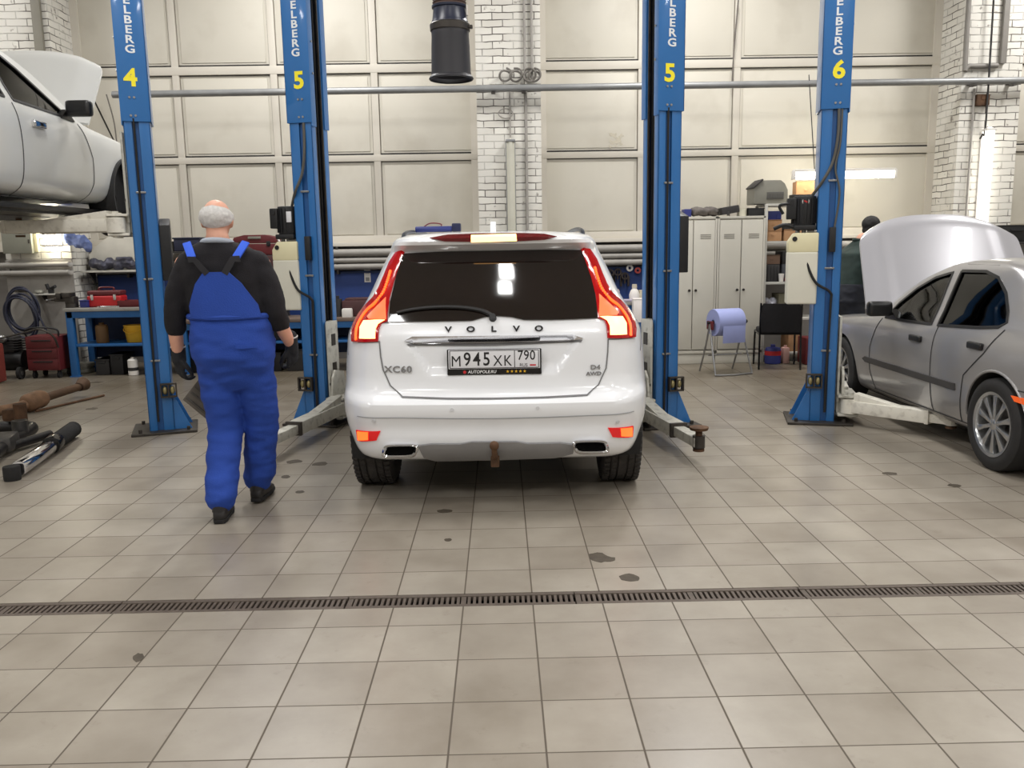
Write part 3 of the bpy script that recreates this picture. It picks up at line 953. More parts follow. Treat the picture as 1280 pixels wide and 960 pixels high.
mb.tube([a, a + Vector((0, -.10, -.015)), a + Vector((0, -.17, 0)), a + Vector((0, -.19, .045))], .016, 10, smooth=4); mb.sph(a + Vector((0, -.19, .065)), .027, 14)
mb.box(a + Vector((0, -.09, -.05)), (.05, .05, .06), .008)
mb.build('tow_hitch', rust, suv)
for sg in (-1, 1):   # mud flaps in front of the tread seen from behind
    mb = MB(); mb.prism([(sg * .68, .25), (sg * .875, .26), (sg * .89, .40), (sg * .67, .40)], RA - .425, RA - .415, 'XZ', .004); mb.build('mud_flap', rubber, suv)
for px_, py in ((565, 512), (672, 510), (467, 526), (772, 527)):
    mb = MB(); mb.cyl(on_rear(px_, py, .002), on_rear(px_, py, .006), .011, n=14); mb.build('parking_sensor', M('sensor_white', (215, 216, 220), .4), suv)
# roof: fin antenna and rails
mb = MB(); tz = 1.615
mb.prism([(.62, tz - .02), (.86, tz - .02), (.84, tz + .005), (.72, tz + .055), (.66, tz + .06)], -.018, .018, 'YZ', .006); mb.build('fin_antenna', wcar, suv)
for sg in (-1, 1):
    mb = MB(); mb.tube([(sg * .55, .60, 1.575), (sg * .55, .72, 1.612), (sg * .55, 1.3, 1.628), (sg * .54, 2.0, 1.61), (sg * .55, 2.3, 1.55)], .014, 8, smooth=5); mb.build('roof_rail', M('rail_grey', (70, 74, 82), .35, metal=.4), suv)
# side glass, mirrors
for sg in (-1, 1):
    f = S.fside(sg)
    patch([(.75, 1.15), (2.95, 1.10), (2.55, 1.33), (2.2, 1.47), (1.0, 1.50), (.85, 1.4)], f, .004, .002, .06).build('side_window', suv_glass, suv)
    mb = MB(); mb.box((sg * .93, 3.0, 1.10), (.18, .1, .15), .04, seg=3); mb.cyl((sg * .82, 3.02, 1.06), (sg * .90, 3.02, 1.07), .03); mb.build('wing_mirror', wcar, suv)
    ribbon([(.35, .90), (.45, 1.0), (.6, 1.06)], f, .006).build('quarter_gap', gap_m, suv)
patch([(-.6, 1.2), (.6, 1.2), (.5, 1.52), (-.5, 1.52)], S.ffront, .004, .002, .06).build('windscreen', suv_glass, suv)
for sg in (-1, 1):
    patch([(sg * .82, .72), (sg * .45, .74), (sg * .42, .84), (sg * .8, .9)][::sg], S.ffront, .006, .002, .05).build('headlamp', M('headlamp_clear', (200, 204, 210), .1), suv)
patch([(-.38, .55), (.38, .55), (.4, .84), (-.4, .84)], S.ffront, .006, .002, .05).build('grille', black, suv)
mb = MB(); mb.box((0, 2.2, .30), (1.2, 3.4, .08)); mb.box((0, .55, .34), (.9, .5, .1), .03); mb.cyl((-.6, RA, .36), (.6, RA, .36), .05); mb.build('underbody', cabin, suv)
# ------------------------------------------------------------------ two-post lifts
def post(name, label, loc, rz, mirror, number, letters, power=False, cover=False, cz=None, arms=(), nz=2.885, lz=3.105):
    """column whose open side faces the lift bay: local +x is the open side for mirror = 1"""
    t = thing(name, label, 'car lift post', loc, rz)
    s = mirror
    # C-section column: wide front and back flange, web on the closed side, guide lips
    D, Wd = .30, .20       # depth along y, width along x
    H = 4.3

    def sec(mb, x0, x1, y0, y1, z0, z1, bev=.004):
        mb.box((s * (x0 + x1) / 2, (y0 + y1) / 2, (z0 + z1) / 2), (abs(x1 - x0), abs(y1 - y0), z1 - z0), bev)
    mb = MB()
    sec(mb, -Wd / 2, -Wd / 2 + .012, -D / 2, D / 2, .02, H)
    for sy in (-1, 1):
        # flange with a pressed groove down its middle
        y0 = sy * D / 2
        sec(mb, -Wd / 2, -.015, y0, y0 - sy * .012, .02, H); sec(mb, .035, Wd / 2, y0, y0 - sy * .012, .02, H)
        sec(mb, Wd / 2 - .012, Wd / 2, y0, y0 - sy * .075, .02, H)
    mb.build('column', blue, t)
    mb = MB()
    for sy in (-1, 1):
        y0 = sy * (D / 2 - .018); sec(mb, -.025, .045, y0, y0 - sy * .01, .02, H, 0)
    mb.build('column_groove', blue_dk, t)
    # upper sleeve with bolts and lettering
    zs = 2.555
    mb = MB()
    sec(mb, -Wd / 2 - .014, -Wd / 2 - .002, -D / 2 - .014, D / 2 + .014, zs, H + .3)
    for sy in (-1, 1):
        y0 = sy * (D / 2 + .014); sec(mb, -Wd / 2 - .014, Wd / 2 + .010, y0, y0 - sy * .012, zs, H + .3)
        sec(mb, Wd / 2 + .002, Wd / 2 + .012, y0, y0 - sy * .085, zs - .03, H + .3)
    mb.build('sleeve', blue, t)
    mb = MB(); yf = -D / 2 - .014
    for z in (2.60, 2.74):
        for x in (.0, .035): mb.cyl((s * x, yf - .007, z), (s * x, yf, z), .009, n=8)
    for z in (2.95, 3.2): mb.cyl((s * (Wd / 2 + .02), -D / 2 + .04, z), (s * (Wd / 2 + .01), -D / 2 + .04, z), .01, n=8)
    mb.build('bolt_heads', steel, t)
    text('number', number, .185, yellow, t, (s * .015 - (.0 if s > 0 else .0), yf - .002, nz), ext=.001, bold=.006, sx=1.05)
    lt = t
    z = lz
    for ch in letters:
        text('lettering', ch, .084, white_l, lt, (s * .0, yf - .002, z), ext=.001, bold=.002, sx=1.25); z += .0735
    # chain, cylinder and black slide strips in the channel
    mb = MB(); mb.box((s * .045, .05, H / 2), (.05, .035, H - .1), .004); mb.cyl((s * -.03, 0, .1), (s * -.03, 0, 3.2), .04, n=14)
    mb.box((s * -.05, 0, H / 2), (.02, D - .06, H - .1)); mb.build('lift_chain', black, t)
    mb = MB()
    for sy in (-1, 1): mb.box((s * .088, sy * (D / 2 - .085), H / 2), (.02, .014, H - .1), .002)
    mb.build('slide_rail', steel_dk, t)
    # foot
    mb = MB(); mb.box((s * -.02, 0, .011), (.52, .5, .022), .006)
    for x in (-.21, .17):
        for y in (-.2, .2): mb.cyl((s * x, y, .02), (s * x, y, .05), .016, n=6)
    mb.build('base_plate', steel_dk, t)
    for y in (-.13, .13):
        mb = MB(); mb.prism([(s * -.1, .02), (s * -.24, .02), (s * -.22, .06), (s * -.1, .33)], y - .006, y + .006, 'XZ'); mb.build('gusset', blue, t)
    # latch bracket on the outer corner
    mb = MB(); mb.box((s * -.075, -D / 2 - .02, .42), (.13, .04, .012)); mb.box((s * -.075, -D / 2 - .02, .31), (.13, .04, .012))
    for x in (-.135, -.075, -.015): mb.box((s * x, -D / 2 - .02, .365), (.012, .04, .11))
    mb.build('latch_bracket', M('bracket_dark', (62, 56, 50), .6, metal=.4), t)
    for x in (-.105, -.045):
        mb = MB(); mb.sph((s * x, -D / 2 - .016, .365), (.02, .02, .036), 10); mb.build('latch_roller', M('latch_brass', (150, 138, 96), .4, metal=.4), t)
    # cable clamp clips
    for z in (.62, 1.3, 2.0):
        mb = MB(); mb.box((s * .01, -D / 2 - .006, z), (.075, .012, .016), .003); mb.build('cable_clip', steel, t)
    # carriage
    if cz is None: cz = .12
    mb = MB(); mb.box((s * .095, 0, cz + .38), (.06, .14, .80), .006)
    mb.box((s * .125, -.02, cz + .42), (.02, .2, .72), .004)
    ca = mb.build('carriage', armgrey, t)
    mb = MB()
    for z in (.25, .5): mb.box((s * .137, -.02, cz + z + .12), (.006, .075, .1))
    mb.box((s * .137, -.02, cz + .24), (.01, .21, .02)); mb.build('carriage_slot', steel_dk, ca)
    mb = MB(); mb.box((s * .20, 0, cz + .12), (.16, .40, .02), .004); mb.box((s * .20, 0, cz - .035), (.16, .40, .02), .004)
    for y in (-.15, .15): mb.cyl((s * .22, y, cz - .06), (s * .22, y, cz + .15), .028, n=14)
    for y in (-.09, .09, 0): mb.box((s * .17, y, cz + .04), (.1, .014, .14))
    mb.build('arm_yoke', armgrey_lt if cz > 1 else armgrey, t)
    if cz < .5:
        mb = MB(); mb.prism([(-.16, cz + .13), (.14, cz + .13), (.09, cz + .33), (-.08, cz + .36), (-.13, cz + .30)], s * .15, s * .17, 'YZ', .004)
        mb.build('guard_plate', armgrey, t)
    # swing arms: local end point, height follows the carriage
    for (ex, ey, sy, ext, padz, col_, stiff) in arms:
        p0 = Vector((s * .22, sy * .15, cz + .04)); p1 = Vector((ex, ey, cz + .02)); d = (p1 - p0); L_ = d.length; ang = math.atan2(d.y, d.x)
        am = MB(); lo_ = L_ * ext
        am.box((lo_ / 2, 0, 0), (lo_, .12, .10), .008)
        am.cyl((0, 0, -.06), (0, 0, .06), .075, n=20)
        if stiff: am.prism([(.05, .05), (.05, .115), (lo_ * .62, .052), (lo_ * .62, .04)], -.045, .045, 'XZ', .004)
        a = am.build('arm', col_, t); a.location = p0; a.rotation_euler = (0, 0, ang)
        am = MB(); am.box(((lo_ + L_) / 2 - .03, 0, -.005), (L_ - lo_ + .1, .085, .07), .006); am.build('arm_extension', col_, a)
        am = MB(); am.box((lo_, 0, .0), (.03, .13, .108), .004); am.build('arm_collar', steel_dk if col_ is armgrey else col_, a)
        am = MB(); am.cyl((L_, 0, -.045), (L_, 0, .04), .043, n=18); am.build('arm_tip', steel_dk if col_ is armgrey else col_, a)
        am = MB(); am.cyl((L_, 0, .0), (L_, 0, padz), .024, n=12); am.cyl((L_, 0, -.07), (L_, 0, -.052), .04, n=12)
        am.cyl((L_, 0, padz), (L_, 0, padz + .022), .062, .068, n=22, bev=.004); am.build('arm_pad', rust, a)
    if power:
        mz, my = 1.765, -.07; mx = -Wd / 2 - .095
        mb = MB(); mb.cyl((s * mx, my, mz - .12), (s * mx, my, mz + .12), .092, n=26, bev=.012)
        for k in range(18):
            a = 2 * PI * k / 18; mb.box((s * mx +   .093 * math.cos(a), my + .093 * math.sin(a), mz), (.018, .005, .2), rz=a)
        mb.box((s * mx, my - .02, mz - .135), (.17, .16, .04), .008)
        mo = mb.build('motor', black, t)
        mb = MB(); mb.box((s * (mx - .105), my - .03, mz + .02), (.075, .09, .17), .01); mb.cyl((s * (mx - .105), my - .075, mz + .07), (s * (mx - .105), my - .082, mz + .07), .02, n=14); mb.build('switch_box', black, mo)
        if number == '6':
            mb = MB(); mb.cyl((s * mx, my - .085, mz + .075), (s * mx, my - .090, mz + .075), .028, n=18); mb.build('badge', M('badge_white', (215, 210, 205), .5), mo)
            mb = MB(); mb.box((s * mx, my - .0905, mz + .075), (.03, .004, .012), rot=Matrix.Rotation(.5, 3, 'Y')); mb.build('badge_mark', M('mark_red', (190, 40, 40), .5), mo)
            mb = MB(); mb.tube([(s * (mx - .08), my - .06, mz + .06), (s * (mx - .2), my - .07, mz + .05), (s * (mx - .17), my - .06, mz - .02)], .012, smooth=5); mb.tube([(s * (mx - .04), my - .06, mz - .15), (s * (mx - .15), my - .08, mz - .11), (s * (mx - .24), my - .06, mz - .14)], .016, smooth=5); mb.build('release_lever', black, mo)
        else:
            mb = MB(); mb.box((s * (mx + .045), my - .085, mz + .03), (.045, .012, .09), .003); mb.build('label_plate', M('label_white', (225, 225, 228), .5), mo)
        mb = MB()
        for dx in (-.05, .0, .05): mb.cyl((s * (mx + dx), my - .03, mz - .20), (s * (mx + dx), my - .03, mz - .13), .018, n=10)
        mb.cyl((s * (mx + .02), my - .06, mz - .165), (s * (mx + .11), my - .06, mz - .165), .012, n=10); mb.box((s * mx, my, mz - .185), (.15, .13, .02), .004); mb.build('valve_block', steel, t)
        tw = .125; zt, zb = mz - .175, mz - .76
        mb = MB()
        top = [(-tw * .62, zt), (tw * .9, zt), (tw * .9, zt - .16), (-tw, zt - .16), (-tw, zt - .07)]
        mb.prism([(s * (mx + a), b) for a, b in top], my - .10, my + .10, 'XZ', .014); mb.build('tank_top', tank_y, t)
        mb = MB(); mb.box((s * (mx - tw * .05), my, (zt - .155 + zb) / 2), (tw * 1.9, .2, zt - .155 - zb), .016, seg=3); tk = mb.build('oil_tank', tank_w, t)
        mb = MB(); mb.cyl((s * (mx - tw * .6), my - .105, zt - .05), (s * (mx - tw * .6), my - .095, zt - .05), .02, n=14); mb.build('filler_cap', black, tk)
        mb = MB(); mb.box((s * .02, -D / 2 - .02, 1.53), (.05, .04, .2), .006); mb.build('limit_switch', black, t)
        # hydraulic hose and the conduit that drops from the sleeve
        mb = MB(); mb.tube([(s * (mx + .03), my - .06, mz - .25), (s * (mx + .03), my - .09, mz - .42), (s * (mx + .1), -D / 2 - .03, mz - .58), (s * .02, -D / 2 - .02, mz - .66), (s * .03, -D / 2 - .015, 1.0), (s * .02, -D / 2 - .012, .5), (s * .02, -D / 2 - .012, .1)], .011, 8, smooth=8); mb.build('hydraulic_hose', rubber, t)
        mb = MB(); mb.tube([(s * .03, -D / 2 + .0, 2.58), (s * .03, -D / 2 - .012, 2.35), (s * .0, -D / 2 - .016, 2.15), (s * -.07, -D / 2 - .02, 2.0), (s * (mx + .05), my - .03, mz + .12)], .012, 8, smooth=8)
        if number == '6': mb.tube([(s * .055, -D / 2 + .0, 2.58), (s * .05, -D / 2 - .012, 2.3), (s * .02, -D / 2 - .016, 2.1), (s * .06, -D / 2 - .016, 1.9), (s * .03, -D / 2 - .016, 1.6)], .008, 8, smooth=8)
        mb.build('conduit', M('conduit_dark', (84, 82, 76), .6), t)
    else:
        mb = MB(); mb.tube([(s * .02, -D / 2 - .008, 2.58), (s * .02, -D / 2 - .008, 1.2), (s * .025, -D / 2 - .008, .1)], .009, 8, smooth=3); mb.build('hydraulic_hose', rubber, t)
    if cover:
        mb = MB(); a = s * (-Wd / 2)
        mb.prism([(-.14, 1.74), (.06, 1.80), (.12, 1.66), (.12, 1.34), (-.14, 1.28)], a - s * .085, a, 'YZ', .012); mb.build('release_cover', black, t)
    return t


TH = R(14)
post('lift_post', 'blue lift post with yellow number 4 beside the raised car', (-2.95, 7.24, 0), R(19), -1, '4', 'GREBLEM', cover=True, cz=1.70,
     arms=((-1.40, .30, -1, .70, .10, armgrey_lt, True), (-1.1, .95, 1, .7, .10, armgrey_lt, False)))
post('lift_post', 'blue lift post with yellow number 5, pump and white oil tank, left of the SUV', (-1.60, 7.45, 0), -TH, 1, '5', 'GREBLEM', power=True,
     arms=((.24, -1.40, -1, .68, .08, armgrey, True), (.22, 1.35, 1, .7, .08, armgrey, False)))
post('lift_post', 'blue lift post with yellow number 5 right of the white SUV, without a tank', (1.33, 7.10, 0), TH, -1, '5', 'GREBLEM', cover=True, nz=2.835, lz=3.065,
     arms=((-.30, -1.32, -1, .68, .08, armgrey, True), (-.22, 1.35, 1, .7, .08, armgrey, False)))
post('lift_post', 'blue lift post with yellow number 6, pump and white oil tank, by the silver car', (2.72, 7.12, 0), -TH, 1, '6', 'GREBLEMM', power=True, nz=2.845, lz=2.99,
     arms=((.88, -.62, -1, .8, .03, armgrey_lt, True), (.30, 1.3, 1, .7, .03, armgrey_lt, False)))
# ------------------------------------------------------------------ two sedans with open bonnets
SED = [
    (.17, .55, 4.10, .72, .15, .2, .2, .3, .03, .1),
    (.21, .22, 4.25, .79, .18, .25, .25, .4, .03, .12),
    (.30, .06, 4.40, .83, .22, .34, .3, .5, .04, .14),
    (.42, .02, 4.46, .848, .24, .38, .3, .55, .05, .15),
    (.55, .0, 4.47, .858, .25, .40, .3, .55, .05, .15),
    (.68, .02, 4.44, .86, .25, .40, .3, .55, .05, .15),
    (.76, .04, 4.30, .855, .25, .40, .3, .55, .05, .15),
    (.81, .06, 3.90, .846, .24, .40, .3, .5, .05, .15),
    (.855, .08, 3.40, .832, .23, .38, .26, .45, .05, .14),
    (.90, .10, 3.14, .812, .22, .36, .22, .3, .05, .12),
    (.945, .16, 3.05, .790, .2, .34, .2, .25, .05, .10),
    (.975, .40, 3.00, .772, .2, .30, .2, .22, .05, .09),
    (1.02, .56, 2.94, .75, .2, .27, .2, .2, .05, .08),
    (1.10, .70, 2.82, .715, .19, .25, .2, .2, .06, .08),
    (1.20, .86, 2.63, .672, .19, .24, .2, .2, .06, .08),
    (1.28, 1.00, 2.41, .635, .19, .24, .2, .2, .07, .08),
    (1.335, 1.13, 2.22, .60, .2, .24, .22, .2, .07, .08),
    (1.365, 1.30, 1.98, .53, .2, .2, .22, .15, .05, .06),
    (1.378, 1.46, 1.80, .42, .16, .1, .16, .1, .03, .03)]


def sedan(name, label, loc, rz, paint, frontwin, rearwin, tab=SED):
    """shell with wheel arches, hollow cabin, see-through side windows"""
    car = thing(name, label, 'car', loc, rz)
    S = CarBody(tab, loc, rz, .045)
    b = S.shell(dz=.02).build('body', [paint, cabin], car)
    RAx, FAx = 1.02, 3.56
    cut(b, [MB().cyl((sg * 1.2, y, .31), (sg * .56, y, .31), .345, n=40) for sg in (-1, 1) for y in (RAx, FAx)])
    # cabin, engine bay and window openings
    cab = MB(); cab.prism([(.75, .42), (2.9, .42), (2.80, .93), (2.10, 1.28), (1.9, 1.335), (1.5, 1.335), (1.28, 1.26), (.95, 1.02)], -.60, .60, 'YZ')
    bay_ = MB(); bay_.prism([(3.16, .45), (4.15, .45), (4.15, 1.0), (3.16, 1.0)], -.56, .56, 'YZ')
    cs = [cab, bay_]

    fw, rw = frontwin, rearwin
    for w in (fw, rw): cs.append(MB().prism(w, -1.2, 1.2, 'YZ'))
    wsm = MB(); wsm.loft([[(-.60, 3.3, .95), (.60, 3.3, .95), (.5, 2.5, 1.27), (-.5, 2.5, 1.27)], [(-.60, 2.55, .95), (.60, 2.55, .95), (.5, 1.95, 1.27), (-.5, 1.95, 1.27)]])
    cs.append(wsm)
    rsm = MB(); rsm.loft([[(-.55, .35, .99), (.55, .35, .99), (.46, .95, 1.26), (-.46, .95, 1.26)], [(-.55, 1.0, .99), (.55, 1.0, .99), (.46, 1.5, 1.26), (-.46, 1.5, 1.26)]])
    cs.append(rsm)
    cut(b, cs); resmooth(b)
    return car, S, fw, rw, RAx, FAx


glass_c = glass_mat('car_window_glass', (.62, .70, .66))
glass_t = glass_mat('tinted_window_glass', (.10, .11, .12))
silver = M('silver_car_paint', (158, 156, 156), .28, metal=.35, var=.02, scale=2, coat=.6)
silver_l = M('pale_silver_car_paint', (206, 206, 202), .3, metal=.1, var=.02, scale=2, coat=.4)
trim_blk = M('black_car_trim', (24, 24, 25), .35, var=.1)
seat_m = M('seat_fabric', (56, 54, 52), .9, var=.2)


def seats(car):
    for x in (-.33, .33):
        mb = MB(); mb.box((x, 1.72, .52), (.46, .5, .16), .05, seg=3); mb.box((x, 1.45, .82), (.44, .13, .56), .05, rot=Matrix.Rotation(R(12), 3, 'X'), seg=3); mb.box((x, 1.38, 1.16), (.24, .09, .17), .035, seg=3); mb.build('seat', seat_m, car)
    mb = MB(); mb.box((0, 2.62, .78), (1.16, .36, .22), .05, seg=3); mb.build('dashboard', trim_blk, car)
    mb = MB(); mb.tube([Vector((-.33 + .17 * math.cos(a), 2.36 - .06 * math.sin(a), .86 + .16 * math.sin(a))) for a in [2 * PI * k / 20 for k in range(20)]], .014, 8, closed=True); mb.build('steering_wheel', trim_blk, car)
    mb = MB(); mb.box((0, .95, .55), (1.1, .4, .16), .05, seg=3); mb.box((0, .78, .72), (1.1, .12, .44), .05, seg=3); mb.build('rear_bench', seat_m, car)


def bonnet(car, paint, y0, z0, hw0, hw1, L, tilt, crease=.75):
    """opened bonnet panel hinged at the windscreen base"""
    mb = MB(); rows = []; nu, nv = 28, 22
    for j in range(nv + 1):
        v = j / nv
        hw = (hw0 + (hw1 - hw0) * v) * (1 - .10 * max(0, (v - .8) / .2) ** 2)
        row = []
        for i in range(nu + 1):
            u = -1 + 2 * i / nu
            end = .16 * abs(u) ** 3.0 * v          # rounded nose edge
            cr = .045 * (1 - u * u) + .012 * max(0, 1 - abs(abs(u) - crease) / .07) - (.05 * max(0, (v - .86) / .14) ** 2)
            s_ = L * v - end
            row.append((u * hw, s_, cr))
        rows.append(row)
    ct, st = math.cos(tilt), math.sin(tilt)

    def tf(p, dn): return (p[0], y0 + p[1] * ct - (p[2] - dn) * st, z0 + p[1] * st + (p[2] - dn) * ct)
    b = mb.bm
    T_ = [[b.verts.new(tf(p, 0)) for p in r] for r in rows]; B_ = [[b.verts.new(tf(p, .022)) for p in r] for r in rows]
    for j in range(nv):
        for i in range(nu):
            b.faces.new((T_[j][i], T_[j][i + 1], T_[j + 1][i + 1], T_[j + 1][i])); b.faces.new((B_[j][i], B_[j + 1][i], B_[j + 1][i + 1], B_[j][i + 1]))
    for j in range(nv):
        for i in (0, nu): b.faces.new((T_[j][i], T_[j + 1][i], B_[j + 1][i], B_[j][i]))
    for i in range(nu):
        for j in (0, nv): b.faces.new((T_[j][i], T_[j][i + 1], B_[j][i + 1], B_[j][i]))
    o = mb.build('bonnet', paint, car, ang=50)
    mb = MB(); mb.tube([(hw0 * .8, y0 + .85, z0 - .06), (hw0 * .74, y0 + ct * L * .66 + .03, z0 + L * st * .66 - .03)], .008, 6); mb.build('bonnet_stay', steel_dk, car)
    return o


def sedan_details(car, S, sgn, fw, rw, RAx, FAx, paint, tint_rear, wheels, handles=None, mould=None):
    for sg in (-1, 1):
        f = S.fside(sg)
        if True:
            patch(fw, f, .004, -.014, .07).build('front_side_glass', glass_c, car)
            patch(rw, f, .004, -.014, .07).build('rear_side_glass', tint_rear, car)
        # black frames round the glass
        mb = ribbon(fw, f,   .02, .004, .002, .05, closed=True); ribbon(rw, f,   .02, .004, .002, .05, closed=True, mb=mb)
        mb.build('window_frame', trim_blk, car)
        # door gaps
        mb = ribbon([(1.86, .24), (1.86, .6), (1.84, .88)], f, .007); ribbon([(2.78, .86), (2.92, .6), (2.93, .40), (2.86, .24)], f, .007, mb=mb)
        ribbon([(1.05, .93), (1.18, .76), (1.40, .58), (1.44, .40), (1.46, .24)], f, .007, mb=mb); ribbon([(1.4, .235), (2.9, .235)], f, .006, mb=mb)
        mb.build('door_gap', gap_dk, car)
        for y in (1.28, 2.10):
            mb = MB(); q = f(y, .80 - (y - 1.28) * .045, 0); mb.box(q + Vector((sg * .012, 0, 0)), (.035, .17, .05), .014, seg=3); mb.build('door_handle', trim_blk if paint is silver else chrome, car)
        if mould:
            patch([(1.50, .455), (1.50, .505), (3.00, .505), (3.06, .48), (3.0, .455)], f, .012, .0, .06).build('side_moulding', M('moulding_grey', (66, 64, 64), .55), car)
        mb = MB(); q = f(2.62, .91, 0)
        mb.box(q + Vector((sg * .13, .0, .045)), (.2, .09, .125), .035, seg=3); mb.prism([(2.52, .87), (2.74, .87), (2.62, .95)], q.x - .02 * sg, q.x + .03 * sg, 'YZ'); mb.cyl(q, q + Vector((sg * .08, 0, .03)), .022); mb.build('wing_mirror', trim_blk, car)
        mb = MB(); mb.tube([(sg * x, y, .31 + z) for x, y, z in [(S.side(RAx + .35 * math.cos(a), .31 + .35 * math.sin(a)), RAx + .352 * math.cos(a), .352 * math.sin(a)) for a in [PI * k / 24 for k in range(25)]]], .010, 6)
        mb.build('arch_lip', paint, car)
    for (sg, y) in wheels:
        wheel('wheel', car, (sg * (.765), y, .308), .308, .20, .205, 10, sg)
    # engine under the bonnet, lamps, bumper bits
    mb = MB(); mb.box((0, 3.6, .62), (.7, .5, .3), .05); mb.box((.35, 3.5, .74), (.25, .3, .12), .03); mb.cyl((-.3, 3.9, .78), (.2, 3.9, .8), .05); mb.build('engine', steel_dk, car)
    for sg in (-1, 1):
        patch([(sg * .80, .74), (sg * .80, .92), (sg * .62, .92), (sg * .60, .72)][::sg], S.frear, .01, .002, .05).build('tail_lamp', lens_red, car)
        patch([(sg * .78, .60), (sg * .42, .60), (sg * .42, .72), (sg * .74, .74)][::sg], S.ffront, .01, .002, .05).build('headlamp', M('headlamp_clear', (200, 204, 210), .1), car)
    seats(car)
    mb = MB(); mb.box((0, 2.2, .16), (1.3, 3.2, .05)); mb.box((0, 1.0, .2), (1.2, .3, .1)); mb.build('underbody', trim_blk, car)


# silver saloon on the right, resting on the floor
cs_, SS, fw, rw, ra, fa = sedan('sedan_car', 'silver saloon on the floor at the right edge with its bonnet open', (4.08, 4.42, 0), 0, silver,
    [(2.74, .872), (2.64, 1.0), (2.46, 1.125), (2.25, 1.22), (2.03, 1.268), (1.98, 1.0), (1.95, .884), (2.33, .874)],
    [(1.92, 1.282), (1.60, 1.288), (1.41, 1.250), (1.25, 1.155), (1.13, 1.04), (1.08, .973), (1.13, .940), (1.34, .917), (1.86, .885), (1.89, 1.04)])
sedan_details(cs_, SS, -1, fw, rw, ra, fa, silver, glass_t, [(-1, ra), (-1, fa), (1, ra), (1, fa)], mould=True)
mb = ribbon([(.62 + .10 * math.cos(2 * PI * k / 24), .77 + .085 * math.sin(2 * PI * k / 24)) for k in range(24)], SS.fside(-1), .006, closed=True); mb.build('fuel_flap', gap_dk, cs_)
patch([(.66, .50), (.66, .54), (.86, .535), (.86, .505)], SS.fside(-1), .008, .001, .04).build('side_marker', M('marker_orange', (232, 96, 30), .3, emis=(255, 90, 20), es=.3), cs_)
ribbon([(.40, .60), (.6, .58), (.80, .575)], SS.fside(-1), .007).build('bumper_gap', gap_dk, cs_)
bonnet(cs_, M('bonnet_silver_lit', (180, 179, 184), .3, metal=.2, var=.02, scale=2, coat=.5), 3.18, .92, .79, .73, .96, R(60))  # paler copy of the body silver, paints the light on the raised bonnet
SED_L = [(.25,) + SED[0][1:], (.28,) + SED[1][1:], (.34,) + SED[2][1:]] + SED[3:]
# pale saloon raised on the lift at the left
LZ = 1.70
cl_, SL, fw, rw, ra, fa = sedan('sedan_car', 'pale silver saloon raised on the lift at the left edge with its bonnet open', (-4.25, 4.43, LZ), 0, silver_l,
    [(1.88, .905), (2.70, .885), (2.52, 1.0), (2.2, 1.18), (1.98, 1.275), (1.88, 1.285)],
    [(1.78, .91), (1.02, .945), (.98, 1.02), (1.1, 1.16), (1.3, 1.25), (1.55, 1.29), (1.78, 1.29)], SED_L)
sedan_details(cl_, SL, 1, fw, rw, ra, fa, silver_l, glass_c, [(-1, ra), (1, ra), (-1, fa)])
bonnet(cl_, silver_l, 3.02, .90, .80, .76, .95, R(50))
mb = MB(); mb.lathe([(.34, -.12), (.35, -.05), (.35, .12), (.33, .12), (.33, -.04), (.05, -.04), (.05, -.12)], 40, Matrix.Translation((.76, fa, .31)) @ Matrix.Rotation(PI / 2, 4, 'Y'), cap=False)
mb.build('arch_liner', M('arch_liner', (34, 33, 33), .8), cl_)
mb = MB(); mb.box((0, 2.2, .175), (1.5, 3.3, .04), .01); mb.cyl((.3, .6, .16), (.3, 3.2, .16), .03); mb.cyl((-.6, ra, .3), (.6, ra, .3), .04); mb.build('floor_pan', trim_blk, cl_)
# ------------------------------------------------------------------ people
skin_m = M('skin', (214, 160, 136), .55, var=.06, scale=14)
hair_w = M('grey_white_hair', (206, 204, 202), .8, var=.12, scale=60, bump=.3, bscale=90)
hair_b = M('black_hair', (26, 24, 24), .7, var=.2, scale=60, bump=.3, bscale=90)
eye_m = M('eye_dark', (50, 40, 36), .3)
overall_m = M('blue_overalls', (32, 68, 158), .85, var=.07, scale=7, bump=.25, bscale=150)
sweater_m = M('black_sweater', (22, 20, 25), .95, var=.12, scale=30, bump=.3, bscale=200)
glove_m = M('black_glove', (26, 27, 32), .85, var=.15, scale=30, bump=.3)
shoe_m = M('black_shoe', (34, 32, 32), .5, var=.15, scale=20)
strap_m = M('dark_strap', (34, 33, 38), .8)
buckle_m = M('strap_blue', (40, 92, 220), .7)
collar_m = M('pale_collar', (170, 178, 190), .8)
jacket_m = M('dark_green_jacket', (38, 52, 48), .9, var=.15, scale=12)
trouser_m = M('dark_trousers', (36, 38, 46), .9, var=.15, scale=12)


def limb(mb, pts, rad, n=18, k=5):
    ps = spline(pts, k); m = len(ps); r = []
    for i in range(m):
        t = i / (m - 1) * (len(rad) - 1); a = min(int(t), len(rad) - 2); u = t - a
        r.append(rad[a] + (rad[a + 1] - rad[a]) * u)
    mb.tube(ps, r, n); mb.sph(ps[0], r[0], 14); mb.sph(ps[-1], r[-1], 14)


def ering(c, rx, ry, n=28, p=2.3):
    out = []
    for j in range(n):
        a = 2 * PI * j / n; ca, sa = math.cos(a), math.sin(a)
        out.append((c[0] + math.copysign(abs(ca) ** (2 / p), ca) * rx, c[1] + math.copysign(abs(sa) ** (2 / p), sa) * ry, c[2]))
    return out


